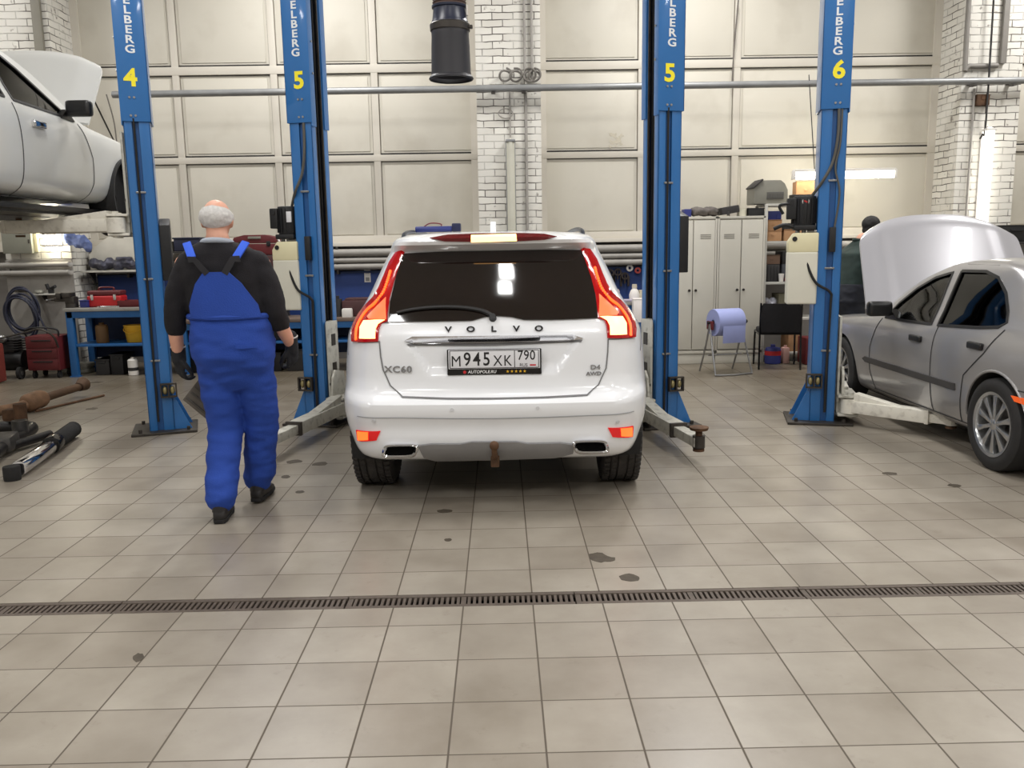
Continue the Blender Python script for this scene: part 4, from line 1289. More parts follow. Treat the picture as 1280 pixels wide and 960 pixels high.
def hand(mb, w, d, fw, up, size=1.0, curl=.9, thumb=1):
    """palm, four unequal bent fingers and a thumb; w wrist, d direction of the hand, fw palm side, thumb = sign along side axis"""
    d = Vector(d).normalized(); fw = Vector(fw); fw = (fw - d * fw.dot(d)).normalized(); sd = d.cross(fw) * thumb
    w = Vector(w); s = size
    rot = Matrix((sd, fw, d)).transposed()
    mb.sph(w + d * .045 * s, (.041 * s, .019 * s, .055 * s), 14, rot); limb(mb, [w - d * .01, w + d * .03 * s], [.027 * s, .03 * s], 12)
    for i, (o, L) in enumerate(((.031, .070), (.011, .079), (-.010, .073), (-.029, .056))):
        b = w + d * (.083 - (.006 if i == 3 else 0)) * s + sd * o * s
        a = curl * .55; p1 = b + (d * math.cos(a) + fw * math.sin(a)) * L * .45 * s
        a = curl * 1.3; p2 = p1 + (d * math.cos(a) + fw * math.sin(a)) * L * .32 * s
        a = curl * 1.9; p3 = p2 + (d * math.cos(a) + fw * math.sin(a)) * L * .28 * s
        limb(mb, [b - d * .03 * s, b, p1, p2, p3], [.0095 * s, .0098 * s, .009 * s, .0085 * s, .0075 * s], 10, 3)
    b = w + d * .02 * s + sd * .03 * s
    limb(mb, [b, b + (sd * .022 + d * .028 + fw * .012) * s, b + (sd * .026 + d * .056 + fw * .028) * s, b + (sd * .018 + d * .078 + fw * .036) * s], [.014 * s, .0125 * s, .011 * s, .009 * s], 10, 3)


def head(mb, c, yaw=0, s=1.0):
    """skull with jaw, brow, nose, lips and ears, looking along +y"""
    rz = Matrix.Rotation(yaw, 3, 'Z'); c = Vector(c)

    def at(x, y, z): return c + rz @ Vector((x, y, z)) * s
    mb.sph(at(0, -.008, .022), (.077 * s, .096 * s, .092 * s), 24, rz); mb.sph(at(0, .02, -.035), (.062 * s, .076 * s, .078 * s), 20, rz)
    mb.sph(at(0, .048, -.085), (.036 * s, .036 * s, .028 * s), 14, rz)
    mb.sph(at(0, .074, .022), (.052 * s, .018 * s, .013 * s), 14, rz)
    mb.tube([at(0, .085, .015), at(0, .10, -.012), at(0, .108, -.028)], [.008 * s, .011 * s, .014 * s], 10)
    for sg in (-1, 1):
        mb.sph(at(sg * .012, .098, -.03), .010 * s, 10); mb.sph(at(sg * .035, .07, -.02), (.02 * s, .014 * s, .018 * s), 10, rz)
        mb.sph(at(sg * .079, -.005, -.008), (.010 * s, .021 * s, .034 * s), 12, rz @ Matrix.Rotation(.35 * sg, 3, 'Z')); mb.sph(at(sg * .078, .0, -.036), (.008 * s, .012 * s, .012 * s), 10)
    mb.sph(at(0, .088, -.056), (.024 * s, .009 * s, .006 * s), 10, rz); mb.sph(at(0, .086, -.067), (.021 * s, .009 * s, .007 * s), 10, rz)
    return at, rz


def face_bits(c, parent, yaw, s=1.0):
    rz = Matrix.Rotation(yaw, 3, 'Z'); c = Vector(c)
    for sg in (-1, 1):
        mb = MB(); mb.sph(c + rz @ Vector((sg * .032, .082, .002)) * s, (.012 * s, .008 * s, .008 * s), 12, rz); mb.build('eye', eye_m, parent)


def person(name, label, loc, rz, P_):
    t = thing(name, label, 'person', loc, rz)
    J = P_['j']; V = Vector
    # --- bare body, one continuous surface from head to feet
    mb = MB(); hc = V(J['head']); head(mb, hc, P_['yaw'])
    nk = V(J['neck'])
    limb(mb, [hc + V((0, -.03, -.04)), hc + V((0, -.025, -.10)), nk], [.056, .058, .066])
    mb.loft([ering((nk.x, nk.y, nk.z - .02), .09, .075), ering((nk.x, nk.y, nk.z - .08), .17, .10), ering((nk.x, nk.y, nk.z - .28), .165, .11), ering((J['hip'][0], J['hip'][1], J['hip'][2] + .12), .155, .11), ering(J['hip'], .165, .12)])
    for sd in ('l', 'r'):
        limb(mb, [J['sh' + sd], J['el' + sd], J['wr' + sd]], [.052, .046, .043, .040, .029], 16, 8)
        if P_['bare_hands']: hand(mb, J['wr' + sd], J['hd' + sd], J['pf' + sd], None, 1.0, .8, J['th' + sd])
        hp = V(J['hip']) + V(((-.09 if sd == 'l' else .09), 0, -.03))
        limb(mb, [hp, J['kn' + sd], J['an' + sd]], [.085, .07, .056, .05, .038], 16, 8)
        an = V(J['an' + sd]); mb.sph(an + V((0, .06, -.05)), (.035, .09, .03), 12)
    organic('body', mb, skin_m, t, .009, 4)
    face_bits(hc, t, P_['yaw'])
    # --- hair
    P_['hair'](t, hc)
    # --- upper garment
    mb = MB(); w = P_['w']; ch = V(J['chest']); ws = V(J['waist'])
    ty = nk.z - .02
    rings = []
    for z, rx, ry, x, y, p in ((ty + .01, .085, .085, nk.x, nk.y - .005, 2.2), (ty - .02, .15 * w, .10 * w, nk.x, nk.y, 2.1), (ty - .06, .20 * w, .118 * w, nk.x, nk.y, 2.3), (ty - .13, .225 * w, .132 * w, (nk.x + ch.x) / 2, ch.y, 2.4), (ch.z, .222 * w, .142 * w, ch.x, ch.y, 2.5), ((ch.z + ws.z) / 2, .212 * w, .142 * w, (ch.x + ws.x) / 2, (ch.y + ws.y) / 2, 2.5), (ws.z, .208 * w, .142 * w, ws.x, ws.y, 2.5), (ws.z - .10, .212 * w, .145 * w, ws.x, ws.y, 2.4)):
        rings.append(ering((x, y, z), rx, ry, 32, p))
    mb.loft(rings)
    for sd in ('l', 'r'):
        sh, el, wr = V(J['sh' + sd]), V(J['el' + sd]), V(J['wr' + sd])
        q = P_['sleeve']; end = el + (wr - el) * q; mid = sh + (el - sh) * .5
        limb(mb, [sh + V((.03 if sd == 'l' else -.03, 0, .0)), mid, el, end], [.078, .073, .068, .060, .050 if q > .5 else .060], 18, 8)
    organic('sweater' if P_['bib'] else 'jacket', mb, P_['top'], t, .012, 8, .006, (7, 7, 11), 3)
    mb = MB(); ps = [V((nk.x + .078 * math.cos(a), nk.y - .012 + .078 * math.sin(a), nk.z - .022 - .016 * math.sin(a))) for a in [2 * PI * k / 20 for k in range(20)]]
    mb.tube(ps, .016, 10, closed=True); mb.build('collar', P_['collar'], t)
    # --- trousers / overalls
    mb = MB(); h = V(J['hip'])
    mb.loft([ering((ws.x, ws.y, ws.z + .01), .218 * w, .152 * w, 32, 2.5), ering((ws.x, ws.y, ws.z - .03), .222 * w, .155 * w, 32, 2.5), ering((h.x, h.y - .01, h.z + .08), .22 * w, .165 * w, 32, 2.5), ering((h.x, h.y - .012, h.z - .02), .222 * w, .165 * w, 32, 2.5), ering((h.x, h.y, h.z - .10), .196 * w, .135 * w, 32, 2.6), ering((h.x, h.y, h.z - .17), .15 * w, .10 * w, 32, 2.4), ering((h.x, h.y, h.z - .22), .07 * w, .06 * w, 32, 2.2)])
    for sg in (-1, 1): mb.sph((h.x + sg * .095 * w, h.y - .075 * w, h.z - .0), (.095 * w, .09, .12), 16)
    for sd in ('l', 'r'):
        hp = h + V(((-.105 if sd == 'l' else .105) * w, 0, -.04)); kn = V(J['kn' + sd]); an = V(J['an' + sd])
        limb(mb, [hp, hp + (kn - hp) * .5, kn, kn + (an - kn) * .55, an + V((0, -.005, P_['hem']))], [.108 * w, .104 * w, .096 * w, .090 * w, .086 * w], 22, 8)
    o = organic('overalls' if P_['bib'] else 'trousers', mb, P_['bottom'], t, .012, 14, .011, (6, 6, 15), 5)
    # --- shoes
    for sd in ('l', 'r'):
        an = V(J['an' + sd]); tl = J.get('tilt' + sd, 0); yw = J.get('toe' + sd, 0)
        mb = MB()
        secs = [(-.085, .028, .02, .055), (-.07, .036, .0, .09), (-.02, .038, .0, .105), (.05, .042, .0, .085), (.11, .048, .0, .062), (.17, .044, .0, .05), (.205, .026, .008, .036)]
        q = Matrix.Translation(an) @ Matrix.Rotation(yw, 4, 'Z') @ Matrix.Rotation(tl, 4, 'X') @ Matrix.Translation((0, 0, -.085))
        rings = []
        for y, hw, z0, z1 in secs:
            rings.append([q @ V((hw * math.copysign(abs(math.cos(a)) ** .75, math.cos(a)), y, (z0 + z1) / 2 + (z1 - z0) / 2 * math.copysign(abs(math.sin(a)) ** .75, math.sin(a)))) for a in [2 * PI * k / 18 for k in range(18)]])
        mb.loft(rings); mb.cyl(q @ V((0, -.04, .06)), q @ V((0, -.035, .13)), .045, .042, 16); sh_ = mb.build('shoe', shoe_m, t, ang=60)
        mb = MB()
        ol = [(-.03, -.088), (.03, -.088), (.042, -.04), (.044, .05), (.052, .11), (.045, .18), (.02, .212), (-.02, .212), (-.045, .18), (-.052, .11), (-.044, .05), (-.042, -.04)]
        mb.prism(ol, -.0, .022, 'XY', .004, q); mb.build('sole', rubber, sh_)
    if P_['bib']:
        # back panel tapering up between the shoulder blades, straps and buckles
        def tor(x, z, off):
            u = (z - ws.z) / (ty - ws.z); cx_ = ws.x + (nk.x - ws.x) * u; cy_ = ws.y + (nk.y - ws.y) * u
            rx = (.225 - .0 * u) * w; ry = (.150 - .018 * u) * w
            q = min(.97, abs(x) / rx); return V((cx_ + x, cy_ - ry * (1 - q ** 2.4) ** (1 / 2.4) - off, z))
        zb, zt_ = ws.z - .004, ws.z + .25
        bp = [(-.185 * w, zb), (.185 * w, zb), (.18 * w, zb + .07), (.12 * w, zb + .19), (.065 * w, zt_), (-.065 * w, zt_), (-.12 * w, zb + .19), (-.18 * w, zb + .07)]
        patch(bp, tor, .012, .008, .03).build('back_panel', P_['bottom'], t)
        mb = MB(); mb.tube([V((ws.x + .224 * w * math.cos(a), ws.y + .158 * w * math.sin(a), ws.z + .0)) for a in [2 * PI * k / 36 for k in range(36)]], .018, 8, closed=True); mb.build('waistband', P_['bottom'], t)
        for sg in (-1, 1):
            mb = MB(); ribbon([(sg * .045 * w, zt_ - .01), (sg * .10 * w, zt_ + .07), (sg * .135 * w, ty - .09)], tor, .034, .004, .018, mb=mb); sp_ = mb.build('strap', strap_m, t)
            mb = MB(); q = tor(sg * .135 * w, ty - .075, .012)
            mb.box(q + V((0, .035, .035)), (.045, .012, .115), .004, rot=Matrix.Rotation(R(-38), 3, 'X') @ Matrix.Rotation(sg * R(22), 3, 'Y')); mb.build('shoulder_tab', buckle_m, sp_)
        pk = patch([(.06 * w, h.z + .04), (.17 * w, h.z + .04), (.165 * w, h.z + .055), (.06 * w, h.z + .058)], lambda x, z, off: V((h.x + x, h.y - .185 * w * (1 - (x / (.26 * w)) ** 2) ** .5 - off, z)), .006, .012, .03)
        pk.build('pocket_flap', P_['bottom'], t)
    if P_['gloves']:
        for sd in ('l', 'r'):
            mb = MB(); wr = V(J['wr' + sd]); d = V(J['hd' + sd]).normalized()
            hand(mb, wr + d * .0, d, J['pf' + sd], None, 1.14, 1.0, J['th' + sd]); limb(mb, [wr - d * .055, wr + d * .02], [.040, .040], 16)
            g = organic('glove', mb, glove_m, t, .005, 3)
            mb = MB(); q = wr - d * .058; a = d.orthogonal().normalized(); b = d.cross(a)
            mb.tube([q + (a * math.cos(x) + b * math.sin(x)) * .038 for x in [2 * PI * k / 18 for k in range(18)]], .005, 8, closed=True); mb.build('glove_cuff', M('cuff_white', (190, 188, 186), .8), g)
    return t


def bald_hair(t, hc):
    mb = MB(); b = mb.bm
    # band of short white hair round the back and sides, crown bald
    rows = []
    for j in range(13):
        v = j / 12; row = []
        for i in range(41):
            a = R(-200 + 220 * i / 40) ; sidef = abs(i - 20) / 20
            lat = R(-42 + 26 * sidef ** 2 + (78 - 36 * sidef ** 3 - 22 * sidef) * v)
            th = .006 + .009 * math.sin(PI * min(1, v * 1.05))
            th *= 1 + .5 * noise.noise((i * .5, j * .5, 0))
            rx, ry, rz_ = .078 + th, .097 + th, .094 + th
            row.append(Vector((hc.x + rx * math.cos(lat) * math.cos(a), hc.y - .008 + ry * math.cos(lat) * math.sin(a), hc.z + .022 + rz_ * math.sin(lat))))
        rows.append(row)
    g = [[b.verts.new(p) for p in r] for r in rows]; c = Vector((hc.x, hc.y - .008, hc.z + .02))
    g2 = [[b.verts.new(c + (p - c) * .9) for p in r] for r in rows]
    for j in range(12):
        for i in range(40):
            b.faces.new((g[j][i], g[j][i + 1], g[j + 1][i + 1], g[j + 1][i])); b.faces.new((g2[j][i], g2[j + 1][i], g2[j + 1][i + 1], g2[j][i + 1]))
    for i in range(40):
        b.faces.new((g[0][i], g2[0][i], g2[0][i + 1], g[0][i + 1])); b.faces.new((g[12][i], g[12][i + 1], g2[12][i + 1], g2[12][i]))
    for j in range(12):
        b.faces.new((g[j][0], g[j + 1][0], g2[j + 1][0], g2[j][0])); b.faces.new((g[j][40], g2[j][40], g2[j + 1][40], g[j + 1][40]))
    mb.build('hair', hair_w, t, ang=70)


def full_hair(t, hc):
    mb = MB(); mb.sph((hc.x, hc.y - .022, hc.z + .042), (.086, .100, .088), 22); mb.sph((hc.x, hc.y - .05, hc.z - .02), (.074, .06, .06), 16)
    organic('hair', mb, hair_b, t, .008, 4, .003, (40, 40, 40))


man = dict(yaw=R(6), w=1.04, bare_hands=False, gloves=True, bib=True, sleeve=.28, hem=.045, top=sweater_m, bottom=overall_m, collar=collar_m, hair=bald_hair,
    j=dict(head=(-.035, .035, 1.695), neck=(-.03, .0, 1.59), chest=(-.01, .0, 1.36), waist=(.02, -.01, 1.16), hip=(.02, -.01, .95),
           shl=(-.225, -.0, 1.455), ell=(-.29, -.03, 1.165), wrl=(-.305, .03, .925), hdl=(-.02, .10, -1), pfl=(.5, .5, 0), thl=1,
           shr=(.205, .0, 1.445), elr=(.275, -.04, 1.17), wrr=(.325, .10, .965), hdr=(.0, .25, -1), pfr=(-.6, .4, 0), thr=-1,
           knl=(-.075, .03, .50), anl=(-.075, -.16, .088), knr=(.12, .12, .50), anr=(.06, .20, .10), tiltl=0, tiltr=R(0), toel=R(6), toer=R(-4)))
person('person', 'bald white-haired person in blue bib overalls and black sweater, walking away', (-1.56, 4.87, 0), R(3), man)
back = dict(yaw=R(0), w=1.05, bare_hands=True, gloves=False, bib=False, sleeve=.93, hem=.05, top=jacket_m, bottom=trouser_m, collar=jacket_m, hair=full_hair,
    j=dict(head=(0, .26, 1.65), neck=(0, .14, 1.53), chest=(0, .04, 1.30), waist=(0, -.02, 1.05), hip=(0, -.02, .88),
           shl=(-.185, .10, 1.40), ell=(-.25, .2, 1.14), wrl=(-.18, .42, 1.07), hdl=(.1, 1, -.1), pfl=(0, 0, -1), thl=-1,
           shr=(.185, .10, 1.40), elr=(.25, .2, 1.14), wrr=(.18, .42, 1.07), hdr=(-.1, 1, -.1), pfr=(0, 0, -1), thr=1,
           knl=(-.10, .03, .47), anl=(-.10, .0, .085), knr=(.10, .03, .47), anr=(.10, .02, .085)))
person('person', 'dark-haired person in a dark green jacket leaning in behind the silver bonnet', (3.80, 9.25, 0), R(-75), back)
# ------------------------------------------------------------------ things along the back wall


def rect(x0, y0, x1, y1, Y):
    a = P((x0 + x1) / 2, (y0 + y1) / 2, Y); l = P(x0, (y0 + y1) / 2, Y); r = P(x1, (y0 + y1) / 2, Y); t = P((x0 + x1) / 2, y0, Y); b = P((x0 + x1) / 2, y1, Y)
    return a.x, a.z, (r - l).length, t.z - b.z


def one(name, mb, mat, label, cat, group=None, **k):
    return tag(mb.build(name, mat, None, **k), label, cat, group)


cardboard = M('cardboard', (168, 128, 92), .85, var=.12, scale=8)
dkplast = M('dark_plastic', (44, 42, 42), .6, var=.2)
locker_m = M('locker_grey', (196, 192, 180), .45, var=.03, scale=2)
wood_dk = M('dark_shelf_wood', (66, 56, 48), .7, var=.2)
shelf_m = M('shelf_steel', (186, 184, 176), .5, var=.06)
red_m = M('red_plastic', (176, 28, 32), .45, var=.1)
dkred = M('dark_red_plastic', (92, 26, 30), .5, var=.12)
bench_blue = M('bench_blue', (34, 92, 150), .45, var=.08)
board_blue = M('tool_board_blue', (36, 62, 124), .6, var=.08, scale=3)
navy = M('navy_plastic', (36, 44, 110), .5, var=.1)
paper = M('white_paper', (222, 218, 212), .7, var=.03)
yell = M('yellow_plastic', (214, 164, 36), .5, var=.06)
brown = M('brown_paint', (110, 80, 44), .6, var=.15)
tin = M('tin_grey', (150, 148, 138), .4, metal=.4, var=.1)

# long conduit across the pillars
mb = MB(); mb.tube([(-4.75, 10.98, 3.44), (-2, 10.98, 3.445), (1, 10.98, 3.45), (4, 10.98, 3.452), (9.5, 10.98, 3.455)], .042, 14)
cd = one('wall_pipe', mb, pipe_grey, 'long grey pipe running across the cream wall and brick pillars above the lockers', 'pipe')
for x in (-.05, .33, 5.95, 6.45):
    mb = MB(); mb.box((x, 11.045, 3.43), (.05, .11, .03), .004); mb.box((x, 10.98, 3.395), (.05, .1, .012), .003); mb.build('pipe_bracket', steel_dk, cd)
# heating pipes below each sill
for i, (a, b, w_) in enumerate(((-5.50, -.27, 'left'), (.55, 5.85, 'right'))):
    ht = thing('heating_pipes', 'three grey heating pipes under the sill of the %s cream gate' % w_, 'heating pipes', ((a + b) / 2, 11.52, 0))
    for z, r in ((1.46, .05), (1.36, .035), (1.275, .04)):
        mb = MB(); mb.cyl((-(b - a) / 2 + .02, 0, z), ((b - a) / 2 - .02, 0, z), r, n=16); mb.build('pipe', pipe_cream, ht)
    for k in range(4):
        x = (k - 1.5) * 1.4; mb = MB(); mb.box((x, .06, 1.36), (.03, .16, .36), .004); mb.build('pipe_bracket', steel_dk, ht)
ht = thing('water_pipes', 'pair of pale pipes running across the front of the left pillar', 'heating pipes', (-5.95, 11.0, 0))
for z in (P(50, 331, 11).z, P(50, 341, 11).z):
    mb = MB(); mb.tube([(-1.2, .02, z), (.3, .02, z), (.40, .04, z)], .034, 12, smooth=4); mb.build('pipe', pipe_cream, ht)
mb = MB(); mb.box((-.35, .06, P(50, 334, 11).z), (.03, .06, .16), .004); mb.build('pipe_bracket', pipe_cream, ht)


# tube lamps on walls
def tube_lamp(label, p0, p1, r, on, body_m, back=(0, 1, 0), hangers=()):
    p0 = Vector(p0); p1 = Vector(p1); t = thing('tube_lamp', label, 'wall lamp', p0)
    d = p1 - p0; mb = MB(); n = Vector(back)
    mb.cyl(d * .02, d * .98, r, n=16); mb.sph(d * .02, r, 12); mb.sph(d * .98, r, 12); tb = mb.build('lamp_tube', on if on else lamp_off, t)
    mb = MB(); ax = d.normalized(); sd = ax.cross(n)
    c = d / 2 + n * (r + .022); dims = [abs(ax[i]) * d.length + abs(sd[i]) * r * 2.4 + abs(n[i]) * .03 for i in range(3)]
    mb.box(c, dims, .008)
    for q in (.0, 1.0): mb.box(d * q + n * .01, [abs(ax[i]) * .03 + abs(sd[i]) * r * 2.3 + abs(n[i]) * (r * 2 + .03) for i in range(3)], .008)
    mb.build('lamp_housing', body_m, t)
    for h in hangers:
        mb = MB(); mb.tube([Vector(h[0]) - p0, Vector(h[1]) - p0], .006, 6); mb.build('lamp_cord', dkplast, t)
    return t


la, lb = P(1231, 279, PF - .09), P(1235, 162, PF - .09); lb.x = la.x = (la.x + lb.x) / 2; la.y = lb.y = PF - .09
tube_lamp('lit vertical tube lamp on the right brick pillar', la, lb, .055, lamp_on, paper)
la, lb = P(640, 300, PF - .07), P(638, 176, PF - .07); lb.x = la.x; la.y = lb.y = PF - .07
tube_lamp('unlit vertical tube lamp with a grey cover on the central brick pillar', la, lb, .052, False, pipe_grey)
la, lb = P(992, 220, 10.75), P(1118, 219, 10.75); lb.z = la.z
tube_lamp('lit horizontal tube lamp hanging above the shelves', la, lb, .04, lamp_bright, paper, (0, 0, 1), hangers=((la + Vector((.26, 0, .05)), la + Vector((.22, .22, 1.24))), (lb + Vector((-.15, 0, .07)), lb + Vector((-.15, .92, .09)))))
la, lb = P(65, 307, PF - .1), P(65, 283, PF - .1); lb.x = la.x
lt_ = tube_lamp('short glowing lamp on the left pillar under the raised car', la, lb, .075, lamp_bright, paper)
la, lb = P(44, 315, PF - .08), P(42, 285, PF - .08); lb.x = la.x
mb = MB(); mb.box((la + lb) / 2 + Vector((.03, 0, 0)), (.05, .05, (lb - la).length), .01); one('lamp_cover', mb, tank_y, 'narrow cream lamp cover beside the short glowing lamp', 'lamp cover')
x, z, w, h = rect(4, 287, 41, 317, PF - .12); mb = MB(); mb.box((x, PF - .08, z), (w, .15, h), .01); eb = one('electrical_box', mb, M('box_grey', (128, 128, 116), .5), 'grey metal electrical box on the left pillar', 'electrical box')
mb = MB(); mb.box((x + w * .42, PF - .158, z), (.02, .01, .05), .003); mb.build('latch', steel_dk, eb)

# conduits and brackets on the pillars
for (px, y0, y1, Y, r, lab, nm) in ((655, 0, 100, PF - .025, .016, 'left of two thin conduits on the upper central pillar', 'conduit'), (664, 0, 98, PF - .025, .016, 'right of two thin conduits on the upper central pillar', 'conduit'), (657, 112, 298, PF - .025, .018, 'thin conduit on the lower central pillar beside the unlit lamp', 'conduit'), (637, 112, 172, PF - .02, .010, 'thin cable dropping to the unlit lamp on the central pillar', 'cable')):
    a = P(px, y0, Y); b = P(px + (0 if y0 == 0 else -1), y1, Y); mb = MB(); mb.cyl((a.x, Y, a.z + (.6 if y0 == 0 else 0)), (a.x, Y, b.z), r, n=10); one(nm, mb, pipe_cream, lab, nm)
for (px, w) in ((47, .11),):
    a = P(px, 0, PF - .03); mb = MB(); mb.box((a.x - .03, PF - .03, 3.4), (w, .05, 3.2), .006); one('cable_duct', mb, M('duct_olive', (124, 120, 108), .6), 'grey brown cable duct running up the left brick pillar', 'cable duct')
a = P(1209, 40, PF - .03); b = P(1256, 40, PF - .03); zb = P(1235, 82, PF - .03).z
mb = MB(); mb.tube([(a.x, PF - .03, 5.2), (a.x, PF - .03, zb + .06), (a.x + .06, PF - .03, zb), (b.x - .06, PF - .03, zb)], .03, 10, smooth=4)
one('conduit', mb, M('conduit_grey', (128, 124, 118), .6), 'dark grey conduit bent in an L on the upper right brick pillar', 'conduit')
mb = MB(); mb.box((b.x, PF - .03, 4.45), (.07, .05, 1.55), .004); one('cable_duct', mb, M('conduit_grey', (128, 124, 118), .6), 'flat grey cable duct on the upper right brick pillar', 'cable duct')
a = P(1238, 0, PF - .02); mb = MB(); mb.tube([(a.x, PF - .08, 5.0), (a.x + .02, PF - .08, 3.0), (a.x, PF - .06, 2.82), (a.x - .02, PF - .04, 2.76)], .012, 8, smooth=4); one('cable', mb, dkplast, 'thin cable dropping to the lit lamp on the right pillar', 'cable')
a = P(1218, 110, PF - .02); mb = MB(); mb.cyl((a.x, PF - .025, P(0, 0, 1).z if 0 else 3.38), (a.x, PF - .025, 1.75), .015, n=8); one('conduit', mb, pipe_cream, 'thin conduit on the right pillar left of the lit lamp', 'conduit')
x, z, w, h = rect(1220, 118, 1236, 132, PF - .04); mb = MB(); mb.box((x, PF - .035, z), (w, .06, h), .01); mb.cyl((x, PF - .07, z + .03), (x, PF - .06, z + .03), .03, n=14); one('junction_box', mb, rust, 'small brown junction box above the lit lamp on the right pillar', 'junction box')
# cable clutter above the pipe on the central pillar
mb = MB()
for (px, ph) in ((632, 0), (645, .5), (662, 1.1), (668, .2)):
    c = P(px, 97, PF - .06); pts = [c + Vector((.075 * math.cos(k * .7 + ph), .02 * math.sin(k * 1.3) - .02, .07 * math.sin(k * .7 + ph) + .004 * k)) for k in range(12)]
    mb.tube(pts, .013, 7, smooth=3)
one('cable_bundle', mb, M('cable_dirty_grey', (112, 108, 102), .7), 'tangle of dusty cables above the pipe on the central pillar', 'cables')
mb = MB(); pts = [P(632 + 9 * math.cos(k * .8), 142 + 6 * math.sin(k * .8), PF - .015) + Vector((0, -.002 * k, 0)) for k in range(12)]; mb.tube(pts, .006, 6, smooth=3); one('cable', mb, pipe_cream, 'small coil of wire hung below the pipe on the central pillar', 'cable')
# cords on the wall
for (pts, lab) in (([(923, 0), (918, 55), (915, 105)], 'thin cord hanging down the wall to the pipe left of post 6'), ([(133, 118), (142, 150), (146, 178)], 'thin cord hanging beside the bonnet of the raised car')):
    mb = MB(); q = [P(x, y, 11.55) for x, y in pts]; mb.tube(q, .009, 6, smooth=5); one('cord', mb, M('cord_grey', (104, 98, 92), .7), lab, 'cord')
# exhaust extraction hose hanging over the bay
hx, hy = -.335, 6.5
hs = thing('exhaust_hose', 'black exhaust extraction nozzle hanging on a ribbed hose above the bay', 'exhaust hose', (hx, hy, 2.73))
mb = MB(); prof = [(.158, .0), (.164, .008), (.158, .02), (.147, .03), (.144, .06), (.140, .22), (.136, .30), (.137, .34), (.133, .35)]
mb.lathe(prof + [(p[0] - .006, p[1]) for p in reversed(prof)] + [prof[0]], 36, cap=False); mb.build('nozzle', M('nozzle_rubber', (38, 37, 42), .5, var=.1), hs)
mb = MB(); mb.lathe([(.139, .335), (.145, .34), (.147, .38), (.143, .385), (.137, .39), (.139, .335)], 36, cap=False); mb.box((.15, -.03, .36), (.03, .05, .02), .004); mb.build('hose_clamp', steel_dk, hs)
mb = MB(); mb.lathe([(.136, .37), (.139, .385), (.134, .40), (.128, .41), (.118, .49), (.128, .495), (.129, .51), (.10, .51), (.10, .37), (.136, .37)], 36, cap=False); mb.build('nozzle_collar', M('collar_navy', (28, 34, 56), .35), hs)
mb = MB(); mb.lathe([(.001, .43), (.102, .43), (.102, .435), (.001, .435)], 24); mb.build('nozzle_flap', black, hs)
mb = MB(); pr = []
for k in range(60):
    z = .50 + k * .011; pr.append((.116 + (.007 if k % 2 else -.003), z))
mb.lathe(pr, 32); mb.build('ribbed_hose', M('hose_brown', (92, 72, 62), .6), hs)
mb = MB(); mb.box((.128, -.045, .47), (.012, .03, .07), .003); mb.build('hose_tag', paper, hs)

# lockers: two double units
lk0 = None
LY = 10.64
xs = [P(806, 300, LY).x, P(896.5, 330, LY).x, P(955, 330, LY).x]
lh = 1.835
for i in range(2):
    x0, x1 = (xs[1] - .02 - (xs[2] - xs[1]), xs[1] - .012) if i == 0 else (xs[1] - .006, xs[2])
    w = x1 - x0
    lb_ = 'pale grey double locker nearer the shelves, black case on top' if i else 'pale grey double locker partly behind the right post 5, crumpled bag on top'
    lk = thing('locker', lb_, 'locker', ((x0 + x1) / 2, LY, 0))
    mb = MB(); mb.box((0, .25, lh / 2 + .05), (w, .48, lh - .1), .004); mb.box((0, .24, .06), (w, .44, .12)); mb.box((0, .0, lh - .015), (w, .03, .03), .003); mb.box((0, 0, .15), (w, .03, .04), .003)
    for sx in (-1, 1): mb.box((sx * (w / 2 - .012), .0, lh / 2 + .06), (.024, .03, lh - .12), .003)
    mb.build('cabinet', locker_m, lk)
    mb = MB(); mb.box((0, .005, .06), (w - .01, .02, .116), .002); mb.build('plinth', locker_m, lk)
    for sx in (-1, 1):
        dw = w / 2 - .03
        mb = MB(); mb.box((sx * (dw / 2 + .004), -.012, lh / 2 + .07), (dw - .004, .018, lh - .23), .004)
        d = mb.build('door', locker_m, lk)
        mb = MB()
        for k in range(3): mb.box((sx * (dw / 2 + .02), -.0225, lh - .22 - k * .022), (.13, .003, .006))
        mb.build('vent_slots', M('vent_dark', (120, 116, 108), .7), d)
        mb = MB(); mb.cyl((sx * .04, -.035, .93), (sx * .04, -.02, .93), .016, n=12); mb.box((sx * .04, -.04, .93), (.008, .012, .028), .002); mb.build('knob', steel_dk, d)

# things on the lockers
mb = MB(); a = P(882, 262, 10.85)
for k in range(7): mb.sph((a.x - .02 + (k - 3) * .042, 10.85 + .03 * math.sin(k * 2), lh + .068 + .008 * math.sin(k * 1.7)), (.055, .11, .058), 10)
organic('bag', mb, M('bag_dark_grey', (92, 86, 82), .8, var=.3, scale=12), None, .012, 3, .012, (14, 14, 14), 2)
tag(bpy.data.objects['bag'], 'crumpled grey brown bag lying on the left locker', 'bag')
mb = MB(); a = P(908, 263, 10.85); mb.box((a.x + .02, 10.85, lh + .08), (.22, .26, .09), .012, rot=Matrix.Rotation(R(-9), 3, 'Y')); mb.box((a.x - .01, 10.72, lh + .035), (.03, .02, .05), .004); one('tool_case', mb, dkplast, 'black case tilted on top of the right locker', 'case')
mb = MB(); a = P(926, 264, 10.85); mb.lathe([(.05, 0), (.058, .005), (.064, .10), (.06, .10), (.05, .01), (.001, .01)], 20, Matrix.Translation((a.x, 10.8, lh)), cap=False); one('bowl', mb, M('frosted_plastic', (208, 204, 186), .4), 'pale frosted tub on the right locker', 'tub')
mb = MB(); a = P(942, 265, 10.85); mb.box((a.x, 10.85, lh + .045), (.2, .25, .09), .01); mb.box((a.x, 10.85, lh + .093), (.21, .26, .012), .003); one('box', mb, black, 'low black box on the right end of the lockers', 'box')
